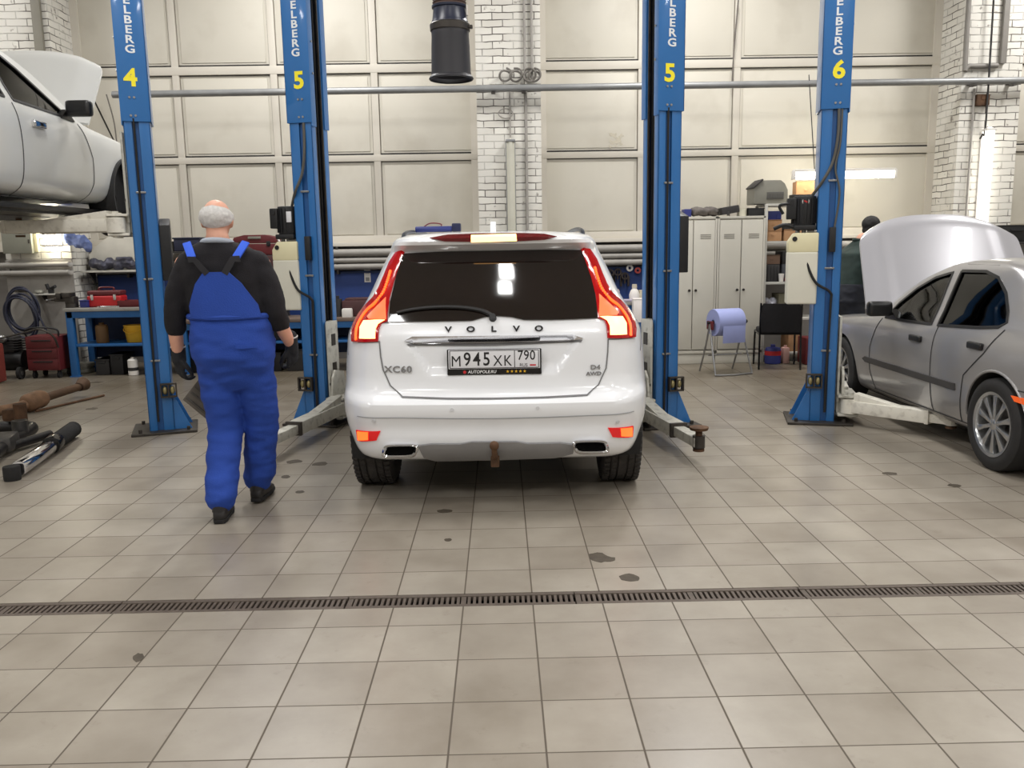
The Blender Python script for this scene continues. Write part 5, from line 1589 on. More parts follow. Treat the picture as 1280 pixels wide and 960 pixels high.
mb = MB(); a = P(858, 262, 10.85); mb.box((a.x, 10.85, lh + .05), (.09, .18, .1), .006); mb.box((a.x, 10.757, lh + .04), (.06, .004, .05)); one('carton', mb, navy, 'small blue carton on the left end of the lockers', 'carton')

# open shelves between lockers and post 6
sx0, sx1 = xs[2] + .03, P(1046, 300, 10.75).x
su = thing('shelving_unit', 'open grey shelving unit full of boxes beside the lockers', 'shelf', ((sx0 + sx1) / 2, 10.7, 0)); sw = sx1 - sx0
zsh = [P(1000, 254, 10.7).z, P(1000, 301, 10.7).z, P(1000, 352, 10.7).z, P(1000, 397, 10.7).z, .12]
for z in zsh:
    mb = MB(); mb.box((0, .21, z - .015), (sw, .42, .03), .003); mb.build('shelf', shelf_m, su)
for sx in (-1, 1):
    for y in (.01, .41):
        mb = MB(); mb.box((sx * sw / 2, y, zsh[0] / 2 - .01), (.035, .035, zsh[0]), .003); mb.build('upright', shelf_m, su)


def bxpx(nm, x0, x1, shelf, hpx, mat, label, cat='box', lid=None, Y=10.76, dep=.3, extra=None, bev=.008):
    a = P(x0, 300, Y); b = P(x1, 300, Y); w = b.x - a.x; h = hpx / 101.0; z = zsh[shelf]
    mb = MB(); mb.box(((a.x + b.x) / 2, Y + dep / 2, z + h / 2 + .001), (w, dep, h), bev)
    if extra: extra(mb, (a.x + b.x) / 2, Y, z, w, h)
    return one(nm, mb, mat, label, cat)


def flaps(mb, x, y, z, w, h): mb.box((x, y - .003, z + h * .62), (w * .16, .006, .03), .002); mb.box((x, y + .02, z + h + .004), (w, .05, .006))


def ribs(mb, x, y, z, w, h):
    for k in range(5): mb.box((x + (k - 2) * w * .19, y - .004, z + h / 2), (.012, .01, h * .8), .002)


# grey hooded machine case on the top shelf
a = P(964, 252, 10.75); w = P(985, 252, 10.75).x - P(943, 252, 10.75).x; z = zsh[0]
hv = thing('machine_case', 'grey slope-topped machine case with a vent on the top shelf', 'case', (a.x, 10.76, z))
pl_ = [(-w / 2, 0), (w / 2, 0), (w / 2 + .0, .17), (w * .40, .25), (w * .28, .29), (-w * .26, .29), (-w / 2, .2)]
mb = MB(); mb.prism(pl_, 0, .34, 'XZ', .012); mb.build('housing', M('case_grey', (128, 126, 116), .5, var=.08), hv)
mb = MB(); mb.box((w * .12, -.006, .10), (w * .5, .014, .09), .004)
for k in range(6): mb.box((w * .12 + (k - 2.5) * .034, -.014, .1), (.02, .006, .05))
mb.build('vent', M('vent_grey', (84, 82, 78), .6), hv)
mb = MB(); mb.box((-w * .40, .15, .25), (w * .36, .35, .018), .004, rot=Matrix.Rotation(R(-41), 3, 'Y')); mb.build('lid_edge', dkplast, hv)
bxpx('cardboard_box', 993, 1016, 0, 28, cardboard, 'cardboard box on the top shelf right of the grey case', extra=flaps, Y=10.95, dep=.15)
bxpx('tool_case', 989, 1017, 0, 11, black, 'low black case on the top shelf in front of the cardboard box', 'case', dep=.15, extra=ribs)
bxpx('cardboard_box', 955, 977, 1, 13, cardboard, 'lower of two brown cartons stacked at the left of the second shelf', extra=flaps)
o = bxpx('cardboard_box', 955, 977, 1, 13, cardboard, 'upper of two brown cartons stacked at the left of the second shelf', extra=flaps); o.location.z = 13.2 / 101
o = bxpx('carton', 957, 976, 1, 11, navy, 'dark blue carton on top of the two stacked brown cartons', 'carton', extra=lambda mb, x, y, z, w, h: mb.box((x + w * .3, y - .003, z + h * .4), (w * .25, .006, h * .5)), dep=.26); o.location.z = 26.6 / 101
bxpx('cardboard_box', 980, 1003, 1, 14, cardboard, 'wide brown carton on the second shelf behind the oil tank', extra=flaps)
o = bxpx('tool_case', 978, 1000, 1, 8, dkplast, 'flat dark case on the wide brown carton of the second shelf', 'case', dep=.22, extra=ribs); o.location.z = 14.2 / 101
bxpx('box', 955, 976, 2, 22, dkplast, 'black box at the left of the third shelf', extra=ribs); o = bxpx('cardboard_box', 956, 976, 2, 11, M('cardboard_dull', (110, 86, 70), .85, var=.1), 'dull brown carton on the black box of the third shelf', extra=flaps); o.location.z = 22.3 / 101
bxpx('storage_box', 979, 999, 2, 22, M('slate_box', (70, 72, 78), .5), 'slate grey ribbed box in the middle of the third shelf', extra=ribs); o = bxpx('storage_box', 979, 999, 2, 16, dkplast, 'dark ribbed box stacked on the slate grey box', extra=ribs); o.location.z = 22.3 / 101
o = bxpx('red_box', 984, 1000, 2, 5, red_m, 'flat red box on the third shelf beside the white cup', dep=.05, Y=10.705)
mb = MB(); a = P(977, 345, 10.72); mb.lathe([(.022, 0), (.026, .002), (.034, .10), (.031, .10), (.02, .006), (.001, .006)], 18, Matrix.Translation((a.x, 10.735, zsh[2] + .002)), cap=False); one('cup', mb, paper, 'white cup at the front of the third shelf', 'cup')
bxpx('cardboard_box', 955, 972, 3, 13, cardboard, 'small brown carton on the fourth shelf under a crumpled white bag', extra=flaps)
mb = MB(); a = P(963, 375, 10.85)
for k in range(5): mb.sph((a.x + (k - 2) * .03, 10.85 + .04 * math.sin(k * 2.1), zsh[3] + .185 + .02 * math.cos(k * 1.9)), (.045, .06, .05), 10)
tag(organic('plastic_bag', mb, M('bag_white', (190, 192, 204), .5), None, .010, 2, .012, (20, 20, 20), 4), 'crumpled white plastic bag on the fourth shelf', 'bag')
bxpx('storage_box', 976, 998, 3, 30, M('olive_box', (110, 106, 86), .7), 'olive grey box on the fourth shelf behind the black chair', extra=ribs)
bxpx('cardboard_box', 990, 1006, 4, 28, cardboard, 'brown carton low on the shelves right of the black chair', extra=flaps)
# bench board and bottom clutter by the black chair
x, z, w, h = rect(955, 432, 977, 452, 10.55); cn = thing('canister', 'red and blue canister on the floor under the black chair', 'canister', (x, 10.55, 0))
mb = MB(); mb.lathe([(.09, 0), (.10, .01), (.10, .17), (.085, .20), (.03, .21), (.03, .24), (.001, .24)], 24); mb.build('body', navy, cn); mb = MB(); mb.lathe([(.1015, .11), (.1015, .165), (.1005, .165), (.1005, .11), (.1015, .11)], 24, cap=False); mb.build('band', red_m, cn)
mb = MB(); x, z, w, h = rect(978, 435, 986, 452, 10.55); mb.box((x, 10.57, .1), (w, .1, .2), .012); mb.cyl((x, 10.57, .2), (x, 10.57, .225), .02, n=12); one('bottle', mb, M('dusty_pink_plastic', (190, 150, 140), .5), 'pale bottle on the floor beside the red and blue canister', 'bottle')
mb = MB(); mb.box((3.95, 10.5, .17), (.40, .3, .33), .012); mb.box((3.95, 10.345, .27), (.2, .012, .03), .004); one('crate', mb, dkred, 'dark red crate on the floor beside the black chair, left of post 6', 'crate')

# black visitor chair
vc = thing('chair', 'black upholstered visitor chair in front of the shelves', 'chair', (3.36, 10.25, 0), R(-10))
mb = MB(); mb.box((0, 0, .45), (.47, .44, .07), .03, seg=3); mb.build('seat', M('chair_fabric', (24, 22, 24), .95, var=.2, scale=30), vc)
mb = MB(); rg = []
for j in range(9):
    z = .45 + j * .043; hw = .235 * (1 - .05 * abs(j - 4) / 4) * (1 if j < 8 else .93)
    rg.append([(x * hw, -.23 - .05 * (1 - x * x) - .02 * j / 8 + d, z) for x, d in [(-1, 0), (-.6, 0), (-.2, 0), (.2, 0), (.6, 0), (1, 0), (1, .03), (.6, .035), (.2, .035), (-.2, .035), (-.6, .035), (-1, .03)]])
mb.loft(rg); mb.build('backrest', M('chair_fabric', (24, 22, 24), .95, var=.2, scale=30), vc)
for sx in (-1, 1):
    mb = MB(); mb.tube([(sx * .235, -.25, .80), (sx * .235, -.215, .48), (sx * .24, -.25, .0)], .012, 8, smooth=4); mb.build('leg', black_gl, vc)
    mb = MB(); mb.tube([(sx * .235, -.21, .42), (sx * .235, .2, .42), (sx * .24, .23, .40), (sx * .245, .25, .0)], .012, 8, smooth=4); mb.build('leg', black_gl, vc)

# blue paper roll on a floor stand
rs = thing('paper_roll_stand', 'wire floor stand holding a big blue paper roll in front of the lockers', 'roll stand', (2.62, 9.85, 0), R(16))
mb = MB(); rr_ = .155; mb.lathe([(.035, -.17), (rr_, -.17), (rr_ + .003, -.16), (rr_ + .003, .16), (rr_, .17), (.035, .17), (.035, -.17)], 36, Matrix.Translation((0, 0, .60)) @ Matrix.Rotation(PI / 2, 4, 'Y'), cap=False); mb.build('paper_roll', M('blue_paper', (150, 158, 205), .8, var=.05), rs)
mb = MB(); mb.box((.02, -.152, .47), (.29, .006, .20), .002); mb.build('loose_sheet', M('blue_paper', (150, 158, 205), .8, var=.05), rs)
mb = MB(); mb.cyl((-.24, 0, .60), (.26, 0, .60), .016, n=12); mb.sph((.26, 0, .60), .026, 10); mb.build('spindle', black, rs)
for sx in (-1, 1):
    mb = MB(); mb.tube([(sx * .21, 0, .60), (sx * .22, .06, .35), (sx * .22, .20, .012)], .011, 8, smooth=4); mb.build('leg', steel, rs)
    mb = MB(); mb.tube([(sx * .21, 0, .60), (sx * .22, -.07, .35), (sx * .24, -.2, .012)], .011, 8, smooth=4); mb.build('leg', steel, rs)
mb = MB(); mb.tube([(.24, -.2, .012), (.0, -.24, .012), (-.24, -.2, .012)], .011, 8); mb.tube([(-.22, .0, .22), (.22, .0, .22)], .008, 8); mb.build('cross_bar', steel, rs)
mb = MB(); mb.box((-.205, 0, .57), (.02, .14, .1), .01); mb.build('side_bracket', dkred, rs)
# ------------------------------------------------------------------ benches and clutter


def work_bench(label, x0, x1, yf, dep, h, top_m, legs=True, shelf_z=.4, backp=True):
    t = thing('workbench', label, 'workbench', ((x0 + x1) / 2, yf, 0)); w = x1 - x0
    mb = MB(); mb.box((0, dep / 2, h - .02), (w, dep, .04), .005); mb.build('bench_top', top_m, t)
    mb = MB(); mb.box((0, .03, h - .08), (w - .06, .03, .08), .003); mb.box((0, dep - .03, h - .08), (w - .06, .03, .08), .003); mb.build('apron', bench_blue, t)
    for sx in (-1, 1):
        for y in (.05, dep - .05):
            mb = MB(); mb.box((sx * (w / 2 - .06), y, (h - .04) / 2), (.085, .07, h - .04), .006); mb.box((sx * (w / 2 - .06), y, .006), (.11, .09, .012)); mb.build('leg', bench_blue, t)
    mb = MB(); mb.box((0, dep / 2, shelf_z), (w - .14, dep - .06, .03), .003); mb.build('lower_shelf', bench_blue, t)
    if backp:
        mb = MB(); mb.box((0, dep - .02, (h + .1) / 2), (w - .2, .012, h - .25), .002); mb.build('back_panel', M('panel_navy', (28, 44, 78), .6), t)
    return t


grey_top = M('bench_top_grey', (150, 148, 142), .5, var=.1, dirt=(90, 84, 78), dirt_amt=.4)
brown_top = M('bench_top_brown', (104, 88, 78), .6, var=.15)
# --- left bench in front of the left pillar
BY = 10.45
bx0, bx1 = P(78, 385, BY).x, P(205, 385, BY).x; BZ = P(130, 385, BY).z
work_bench('blue workbench with a pale top behind post 4, vice at its left end', bx0, bx1, BY, .58, BZ, grey_top, shelf_z=P(130, 432, BY).z)
# pegboards on the back wall
for (x0, x1, lab) in ((-5.45, -.35, 'blue tool board on the wall under the left gate, with a paper tag'), (.62, 2.15, 'blue tool board on the wall right of the SUV, hung with tools')):
    t = thing('tool_board', lab, 'tool board', ((x0 + x1) / 2, 11.60, 0))
    mb = MB(); mb.box((0, .04, .88), (x1 - x0, .03, .64), .004); mb.build('board', board_blue, t)
    mb = MB()
    for z in (.57, 1.20): mb.box((0, .02, z), (x1 - x0, .02, .03), .003)
    mb.build('board_rim', M('board_rim', (40, 58, 100), .6), t)
    if x0 < 0:
        a = P(459, 344, 11.6); mb = MB(); mb.box((a.x - (x0 + x1) / 2, .02, a.z), (.085, .004, .19)); pt = mb.build('paper_tag', paper, t)
        mb = MB(); mb.box((a.x - (x0 + x1) / 2, .017, a.z - .055), (.05, .002, .05)); mb.box((a.x - (x0 + x1) / 2, .017, a.z + .03), (.05, .002, .012)); mb.build('tag_print', M('print_grey', (140, 138, 136), .7), pt)
# wall shelf with spare parts over the left bench
x0, x1 = P(100, 337, 11.2).x, P(176, 337, 11.2).x; z = P(140, 338, 11.2).z
sf = thing('wall_shelf', 'narrow wall shelf of spare parts above the left workbench', 'shelf', ((x0 + x1) / 2, 11.2, z))
mb = MB(); mb.box((0, .12, -.012), (x1 - x0, .24, .024), .003); mb.build('board', shelf_m, sf)
for sx in (-1, 1):
    mb = MB(); mb.prism([(.05, -.024), (.24, -.024), (.24, -.2)], sx * (x1 - x0) * .4 - .008, sx * (x1 - x0) * .4 + .008, 'YZ'); mb.build('bracket', steel_dk, sf)
mb = MB(); cx_ = (x0 + x1) / 2
for k in range(9):
    a = random.random(); mb.sph((x0 + .14 + k * (x1 - x0 - .26) / 8, 11.30 + .03 * math.sin(k * 2.3), z + .075 + .02 * math.cos(k * 1.9)), (.07, .06, .07 + .02 * math.sin(k * 3)), 10)
mb.cyl((x0 + .15, 11.27, z + .08), (x1 - .2, 11.28, z + .1), .035); mb.box((cx_ + .15, 11.29, z + .10), (.2, .1, .14), .02)
tag(organic('engine_part', mb, M('engine_part', (66, 66, 78), .45, metal=.5, var=.3, scale=14), None, .010, 2, .006, (25, 25, 25), 3), 'dark metal engine part lying on the wall shelf', 'engine part')
# white bumper cover leaning over the shelf
mb = MB(); rg = []
for j in range(15):
    u = j / 14; px = 112 + 62 * u; top = 318 - 32 * math.sin(min(1, u * 1.15) * PI / 2) ** .8
    a = P(px, top, 11.4); b = P(px, 337.5, 11.4); hz = max(.02, a.z - b.z)
    rg.append([(a.x, 11.40 - .02 * math.sin(PI * q / 8), b.z + hz * q / 8) for q in range(9)] + [(a.x, 11.42 - .02 * math.sin(PI * q / 8), b.z + hz * q / 8) for q in range(8, -1, -1)])
mb.loft(rg); bc = one('bumper_cover', mb, M('part_white', (206, 202, 190), .4), 'white curved bumper cover standing above the left workbench', 'car part')
mb = MB(); a = P(95, 300, 11.0)
for k in range(6): mb.sph((a.x + (k - 2.5) * .05, 11.045 + .01 * math.sin(k), a.z - .02 * (k - 2) + .02 * math.sin(k * 2)), (.06, .035, .09), 10)
mb.box((a.x - .05, 11.05, a.z + .0), (.16, .05, .14), .02)
tag(organic('rag', mb, M('rag_blue', (92, 106, 150), .9, var=.25, scale=12), None, .010, 3, .012, (18, 18, 18), 7), 'blue grey rag hanging beside the glowing lamp on the left pillar', 'rag')
# on the left bench
BT = BZ + .002
tb = thing('toolbox', 'red toolbox with two silver latches on the left workbench', 'toolbox', (P(134, 372, 10.7).x, 10.7, BT))
mb = MB(); mb.box((0, 0, .07), (.42, .2, .14), .025, seg=3); mb.build('base', red_m, tb)
mb = MB(); mb.box((0, 0, .17), (.41, .19, .06), .02, seg=3); mb.tube([(-.09, 0, .2), (-.08, 0, .235), (.08, 0, .235), (.09, 0, .2)], .012, 8, smooth=3); mb.build('lid', dkred, tb)
for sx in (-1, 1): mb = MB(); mb.box((sx * .14, -.103, .12), (.035, .012, .07), .004); mb.build('latch', chrome, tb)
mb = MB(); a = P(111, 374, 10.62); mb.box((a.x - .04, 10.62, BT + .04), (.10, .12, .08), .01); mb.box((a.x - .04, 10.62, BT + .085), (.11, .13, .012), .003); one('box', mb, navy, 'small dark blue box left of the red toolbox', 'box')
mb = MB(); a = P(166, 377, 10.62); mb.box((a.x, 10.62, BT + .012), (.30, .2, .022), .004)
for sy in (-.095, .095): mb.box((a.x, 10.62 + sy, BT + .045), (.30, .01, .07), .003)
for sx in (-.145, .145): mb.box((a.x + sx, 10.62, BT + .045), (.01, .2, .07), .003)
one('tray', mb, dkred, 'dark red open tray on the left workbench', 'tray')
mb = MB(); a = P(136, 382, 10.50); mb.cyl((a.x - .1, 10.5, BT + .012), (a.x + .08, 10.52, BT + .012), .010, n=8); mb.lathe([(.012, -.008), (.024, -.008), (.024, .008), (.012, .008), (.012, -.008)], 14, Matrix.Translation((a.x + .1, 10.522, BT + .01)), cap=False); mb.lathe([(.012, -.008), (.022, -.008), (.022, .008), (.012, .008), (.012, -.008)], 14, Matrix.Translation((a.x - .12, 10.498, BT + .01)), cap=False)
one('wrench', mb, chrome, 'shiny ring wrench at the front of the left workbench', 'wrench')
vs = thing('bench_vise', 'dark bench vice at the left end of the workbench', 'vice', (P(90, 380, 10.62).x, 10.62, BT))
mb = MB(); mb.cyl((0, 0, 0), (0, 0, .05), .075, n=18); mb.box((0, 0, .09), (.12, .12, .09), .015); mb.box((-.03, 0, .155), (.10, .15, .06), .012); mb.build('fixed_jaw', steel_dk, vs)
mb = MB(); mb.box((-.13, 0, .145), (.06, .15, .08), .012); mb.box((-.1, 0, .10), (.2, .06, .05), .008); mb.cyl((-.16, 0, .10), (-.26, 0, .10), .013); mb.build('sliding_jaw', steel_dk, vs); mb = MB(); mb.cyl((-.25, -.11, .1), (-.25, .11, .1), .008); mb.sph((-.25, -.11, .1), .014, 8); mb.sph((-.25, .11, .1), .014, 8); mb.build('handle', steel, vs)
# lower shelf and below
sz = P(130, 432, BY).z + .017
mb = MB(); a = P(128, 420, 10.65); mb.lathe([(.07, 0), (.075, .01), (.075, .2), (.06, .225), (.03, .23), (.03, .25), (.001, .25)], 22, Matrix.Translation((a.x, 10.65, sz))); one('canister', mb, brown, 'brown canister on the lower shelf of the left workbench', 'canister')
mb = MB(); a = P(167, 420, 10.62); mb.lathe([(.09, 0), (.095, .005), (.12, .2), (.125, .2), (.125, .215), (.115, .215), (.088, .012), (.001, .012)], 26, Matrix.Translation((a.x, 10.66, sz)), cap=False); mb.tube([(a.x - .118, 10.66, sz + .2), (a.x - .09, 10.56, sz + .15), (a.x, 10.53, sz + .12), (a.x + .09, 10.56, sz + .15), (a.x + .118, 10.66, sz + .2)], .005, 6, smooth=4); one('bucket', mb, yell, 'yellow bucket on the lower shelf of the left workbench', 'bucket')
for (px, w, h, m, lab, nm) in ((133, .17, .2, dkplast, 'dark crate on the floor under the left workbench, left of the black one', 'crate'), (151, .16, .26, black, 'black crate on the floor under the left workbench beside the white can', 'crate')):
    a = P(px, 460, 10.7); mb = MB(); mb.box((a.x, 10.75, h / 2), (w, .3, h), .012); mb.box((a.x, 10.596, h * .8), (w * .5, .012, .03), .004); mb.box((a.x, 10.75, h - .01), (w + .02, .32, .02), .005); one(nm, mb, m, lab, nm)
wc = thing('can', 'white can with a dark band on the floor under the left workbench', 'can', (P(167, 466, 10.55).x, 10.55, 0))
mb = MB(); mb.lathe([(.055, 0), (.06, .006), (.06, .19), (.045, .205), (.02, .21), (.02, .225), (.001, .225)], 20); mb.build('body', paper, wc); mb = MB(); mb.lathe([(.0612, .06), (.0612, .1), (.0602, .1), (.0602, .06), (.0612, .06)], 20, cap=False); mb.build('label', dkplast, wc)
for i, (px, lab) in enumerate(((78, 'stack of pale discs on the floor left of the workbench leg'), (102, 'stack of pale discs on the floor right of the workbench leg'))):
    a = P(px, 462, 10.75); mb = MB()
    mb.lathe([(.11, 0), (.12, .01), (.12, .05), (.11, .055), (.10, .06), (.10, .075), (.12, .08), (.12, .12), (.11, .13), (.03, .13), (.03, 0), (.11, 0)], 26, Matrix.Translation((a.x - .03, 10.90 if i else 10.95, 0)), cap=False); one('brake_disc', mb, tin, lab, 'brake disc')
# --- left pillar corner: hose coil, welding cart, compressor
mb = MB(); a = P(30, 388, 10.98)
for k in range(7):
    rx = .19 + .02 * math.sin(k * 2.1); rz_ = .24 + .035 * math.sin(k * 1.3 + 1); q = [Vector((a.x + .02 * math.sin(k) + rx * math.cos(t) + .05 * (1 - math.sin(t)) * (k / 7), 10.93 - .014 * k, a.z + .03 - .02 * k + rz_ * math.sin(t))) for t in [2 * PI * j / 16 for j in range(16)]]
    mb.tube(q, .014, 8, closed=True, smooth=3)
mb.tube([Vector((a.x + .2, 10.9, a.z)), Vector((a.x + .3, 10.86, a.z - .2)), Vector((a.x + .38, 10.85, a.z - .45)), Vector((a.x + .34, 10.8, a.z - .62))], .013, 8, smooth=6)
hk = one('hose_coil', mb, M('hose_navy', (30, 33, 52), .5), 'dark blue air hose coiled on the left pillar', 'hose')
mb = MB(); mb.cyl((a.x, 11.07, a.z + .24), (a.x, 10.84, a.z + .25), .014); mb.build('hook', steel_dk, hk)
lx = P(60, 366, 10.95).x; lz = P(60, 367, 10.95).z
sl = thing('wall_shelf', 'tiny steel shelf on the left pillar beside the hose coil', 'shelf', (lx, 10.96, lz)); mb = MB(); mb.box((0, .05, -.01), (.42, .14, .02), .003); mb.build('board', shelf_m, sl); mb = MB(); mb.prism([(.0, -.02), (.12, -.02), (.12, -.12)], -.1, -.085, 'YZ'); mb.build('bracket', steel_dk, sl)
mb = MB(); mb.cyl((lx + .02, 10.99, lz), (lx + .02, 10.99, lz + .06), .035, n=14); mb.cyl((lx + .02, 10.99, lz + .06), (lx + .1, 10.95, lz + .09), .02, n=10); mb.cyl((lx - .01, 10.99, lz + .05), (lx - .03, 10.99, lz + .12), .022, n=10); one('air_regulator', mb, black, 'black air fitting on the tiny steel shelf', 'air fitting')
mb = MB(); mb.lathe([(.04, 0), (.06, .015), (.055, .04), (.02, .045), (.001, .045)], 18, Matrix.Translation((lx - .13, 10.99, lz + .001))); one('dish', mb, tin, 'pale metal dish on the tiny steel shelf', 'dish')
rc = thing('tool_trolley', 'dark red tool trolley in front of the left pillar', 'trolley', (P(58, 465, 10.42).x, 10.42, 0))
mb = MB(); mb.box((0, .14, .31), (.40, .36, .42), .015); mb.build('cabinet', dkred, rc)
for k in range(3):
    mb = MB(); mb.box((0, -.045, .18 + k * .13), (.36, .012, .115), .004); d = mb.build('drawer', dkred, rc); mb = MB(); mb.box((0, -.058, .21 + k * .13), (.24, .014, .014), .004); mb.build('handle', black, d)
mb = MB(); mb.tube([(-.19, 0, .5), (-.19, -.02, .60), (0, -.03, .63), (.19, -.02, .60), (.19, 0, .5)], .011, 8, smooth=4); mb.build('push_bar', black, rc)
for sx in (-1, 1):
    for y in (.02, .26): mb = MB(); mb.cyl((sx * .15 - .015, y, .04), (sx * .15 + .015, y, .04), .04, n=16); mb.box((sx * .15, y, .085), (.03, .04, .03)); mb.build('castor', rubber, rc)
cp = thing('compressor', 'black compressor with silver fittings at the left edge, beside the red trolley', 'compressor', (P(8, 468, 10.4).x, 10.4, 0))
mb = MB(); mb.cyl((-.26, .12, .22), (.2, .12, .22), .13, n=26, bev=.03); mb.build('tank', black, cp); mb = MB(); mb.box((-.02, .12, .42), (.28, .2, .2), .03); mb.cyl((-.1, .02, .42), (-.1, -.03, .42), .06, n=18)
for k in range(5): mb.box((.1, .12, .36 + k * .03), (.14, .22, .012), .003)
mb.build('pump', dkplast, cp)
for sx in (-1, 1): mb = MB(); mb.cyl((sx * .18 - .02, -.01, .075), (sx * .18 + .02, -.01, .075), .075, n=20); w_ = mb.build('wheel', rubber, cp); mb = MB(); mb.cyl((sx * .18 - .024, -.01, .075), (sx * .18 + .024, -.01, .075), .03, n=14); mb.build('hub', steel, w_)
mb = MB(); mb.sph((.0, -.02, .5), (.07, .05, .05), 14); mb.cyl((.0, .05, .5), (.0, -.04, .5), .03); mb.build('air_filter', steel, cp)
mb = MB(); a = P(-8, 425, 10.3); b = P(34, 415, 10.3); mb.cyl(a, b, .010, n=8); mb.tube([b, b + Vector((.15, 0, .03)), b + Vector((.3, .0, -.05)), b + Vector((.33, .05, -.2))], .012, 8, smooth=5); mb.build('tow_handle', steel_dk, cp, loc=None).location = -Vector(cp.location)
mb = MB(); a = P(2, 448, 10.3); mb.box((a.x, 10.10, .24), (.2, .2, .46), .02)
for k in range(6): mb.box((a.x, 9.996, .12 + k * .055), (.16, .01, .02), .003)
one('jerrycan', mb, M('faded_red', (120, 52, 44), .6), 'faded red ribbed can at the left edge beside the compressor', 'can')
# --- second bench behind the man up to the SUV
b2 = P(222, 395, 10.55).x; b3 = P(500, 395, 10.55).x; z2 = P(440, 397, 10.55).z
work_bench('long blue workbench with a brown top behind the man and the SUV', b2, b3, 10.5, .62, z2, brown_top, shelf_z=P(365, 428, 10.5).z)
Z2 = z2 + .002
mb = MB(); a = P(450, 388, 10.8); mb.box((a.x, 10.85, Z2 + .10), (.42, .3, .2), .02); mb.box((a.x - .02, 10.85, Z2 + .21), (.3, .26, .03), .008); mb.box((a.x - .12, 10.695, Z2 + .1), (.1, .012, .04), .003); one('tool_case', mb, M('case_maroon', (70, 40, 40), .55), 'dark maroon case on the long workbench left of the SUV', 'case')
mb = MB(); a = P(434, 380, 10.62); mb.box((a.x, 10.60, Z2 + .05), (.12, .1, .10), .006); mb.box((a.x, 10.60, Z2 + .104), (.11, .09, .008)); one('carton', mb, paper, 'small white carton on the long workbench beside post 5', 'carton')
mb = MB(); a = P(422, 372, 10.75); mb.cyl((a.x, 10.75, Z2), (a.x, 10.75, Z2 + .22), .055, n=16); mb.cyl((a.x, 10.75, Z2 + .22), (a.x, 10.75, Z2 + .26), .02, n=10); one('bottle', mb, dkplast, 'dark bottle on the long workbench right beside post 5', 'bottle')
for k, (px, w, h, m, lab) in enumerate(((341, .24, .24, black, 'black box on the floor under the long workbench, behind the glove'), (372, .24, .28, dkplast, 'taller black box on the floor under the long workbench, left of post 5'), (245, .4, .3, black, 'wide black box on the floor under the long workbench, behind the man'))):
    a = P(px, 460, 10.7); mb = MB(); mb.box((a.x, 10.8, h / 2), (w, .3, h), .012); mb.box((a.x, 10.8, h - .008), (w + .02, .32, .016), .004); mb.box((a.x, 10.645, h * .6), (w * .4, .012, .03), .004); one('storage_box', mb, m, lab, 'box')
szl = P(365, 428, 10.5).z + .017
for k, (px, w, h, m, lab) in enumerate(((352, .3, .2, dkplast, 'dark case on the lower shelf of the long workbench, right of the man'), (228, .2, .2, dkred, 'dark red case on the lower shelf of the long workbench, behind the man'))):
    a = P(px, 410, 10.7); mb = MB(); mb.box((a.x, 10.78, szl + h / 2), (w, .28, h), .02); mb.box((a.x, 10.63, szl + h * .8), (.1, .02, .03), .006); one('tool_case', mb, m, lab, 'case')
# tall dark cabinet with a dark red case on top, grey tin
tx0, tx1 = P(290, 340, 10.75).x, P(352, 340, 10.75).x; tz_ = P(325, 319, 10.75).z
tc = thing('tool_cabinet', 'tall narrow dark tool cabinet standing on the long workbench behind the man', 'cabinet', ((tx0 + tx1) / 2, 10.72, Z2)); hh = tz_ - Z2
mb = MB(); mb.box((0, .17, hh / 2), (tx1 - tx0, .34, hh), .008); mb.build('cabinet', dkplast, tc)
for k in range(4): mb = MB(); mb.box((0, -.006, hh * (k + .5) / 4), (tx1 - tx0 - .04, .014, hh / 4 - .014), .004); d = mb.build('drawer', M('drawer_maroon', (66, 34, 36), .5), tc); mb = MB(); mb.box((0, -.02, hh * (k + .72) / 4), (.3, .016, .016), .004); mb.build('handle', steel_dk, d)
rcs = thing('toolbox', 'dark red plastic toolbox with a carrying handle on the tall cabinet', 'toolbox', ((tx0 + tx1) / 2, 10.86, tz_ + .001))
mb = MB(); mb.prism([(-.27, 0), (.27, 0), (.29, .14), (-.29, .14)], -.12, .12, 'XZ', .015); mb.build('base', dkred, rcs)
mb = MB(); mb.prism([(-.29, .145), (.29, .145), (.26, .22), (.13, .25), (-.13, .25), (-.26, .22)], -.12, .12, 'XZ', .012); ld = mb.build('lid', dkred, rcs)
mb = MB(); mb.box((0, -.125, .215), (.16, .014, .03), .006); mb.build('handle', tin, ld)
for sx in (-1, 1): mb = MB(); mb.box((sx * .17, -.126, .14), (.05, .014, .06), .005); mb.build('latch', black, rcs)
mb = MB(); mb.tube([(.30, -.1, .02), (.32, -.12, .12), (.29, -.12, .2)], .012, 8, smooth=4); mb.build('strap', paper, rcs)
tnx = P(209, 306, 10.8).x
ts = thing('wall_shelf', 'short dark shelf on the wall just right of post 4', 'shelf', (P(226, 316, 11.3).x, 11.25, P(226, 314, 11.3).z)); mb = MB(); mb.box((0, .1, -.012), (.75, .2, .024), .003); mb.build('board', dkplast, ts)
for sx in (-1, 1): mb = MB(); mb.prism([(.05, -.024), (.2, -.024), (.2, -.16)], sx * .3 - .008, sx * .3 + .008, 'YZ'); mb.build('bracket', steel_dk, ts)
zt2 = ts.location.z + .001
mb = MB(); a = P(210, 306, 11.35); mb.lathe([(.085, 0), (.09, .005), (.09, .12), (.092, .125), (.08, .13), (.001, .13)], 24, Matrix.Translation((a.x, 11.35, zt2))); one('tin', mb, tin, 'round grey tin on the short shelf right of post 4', 'tin')
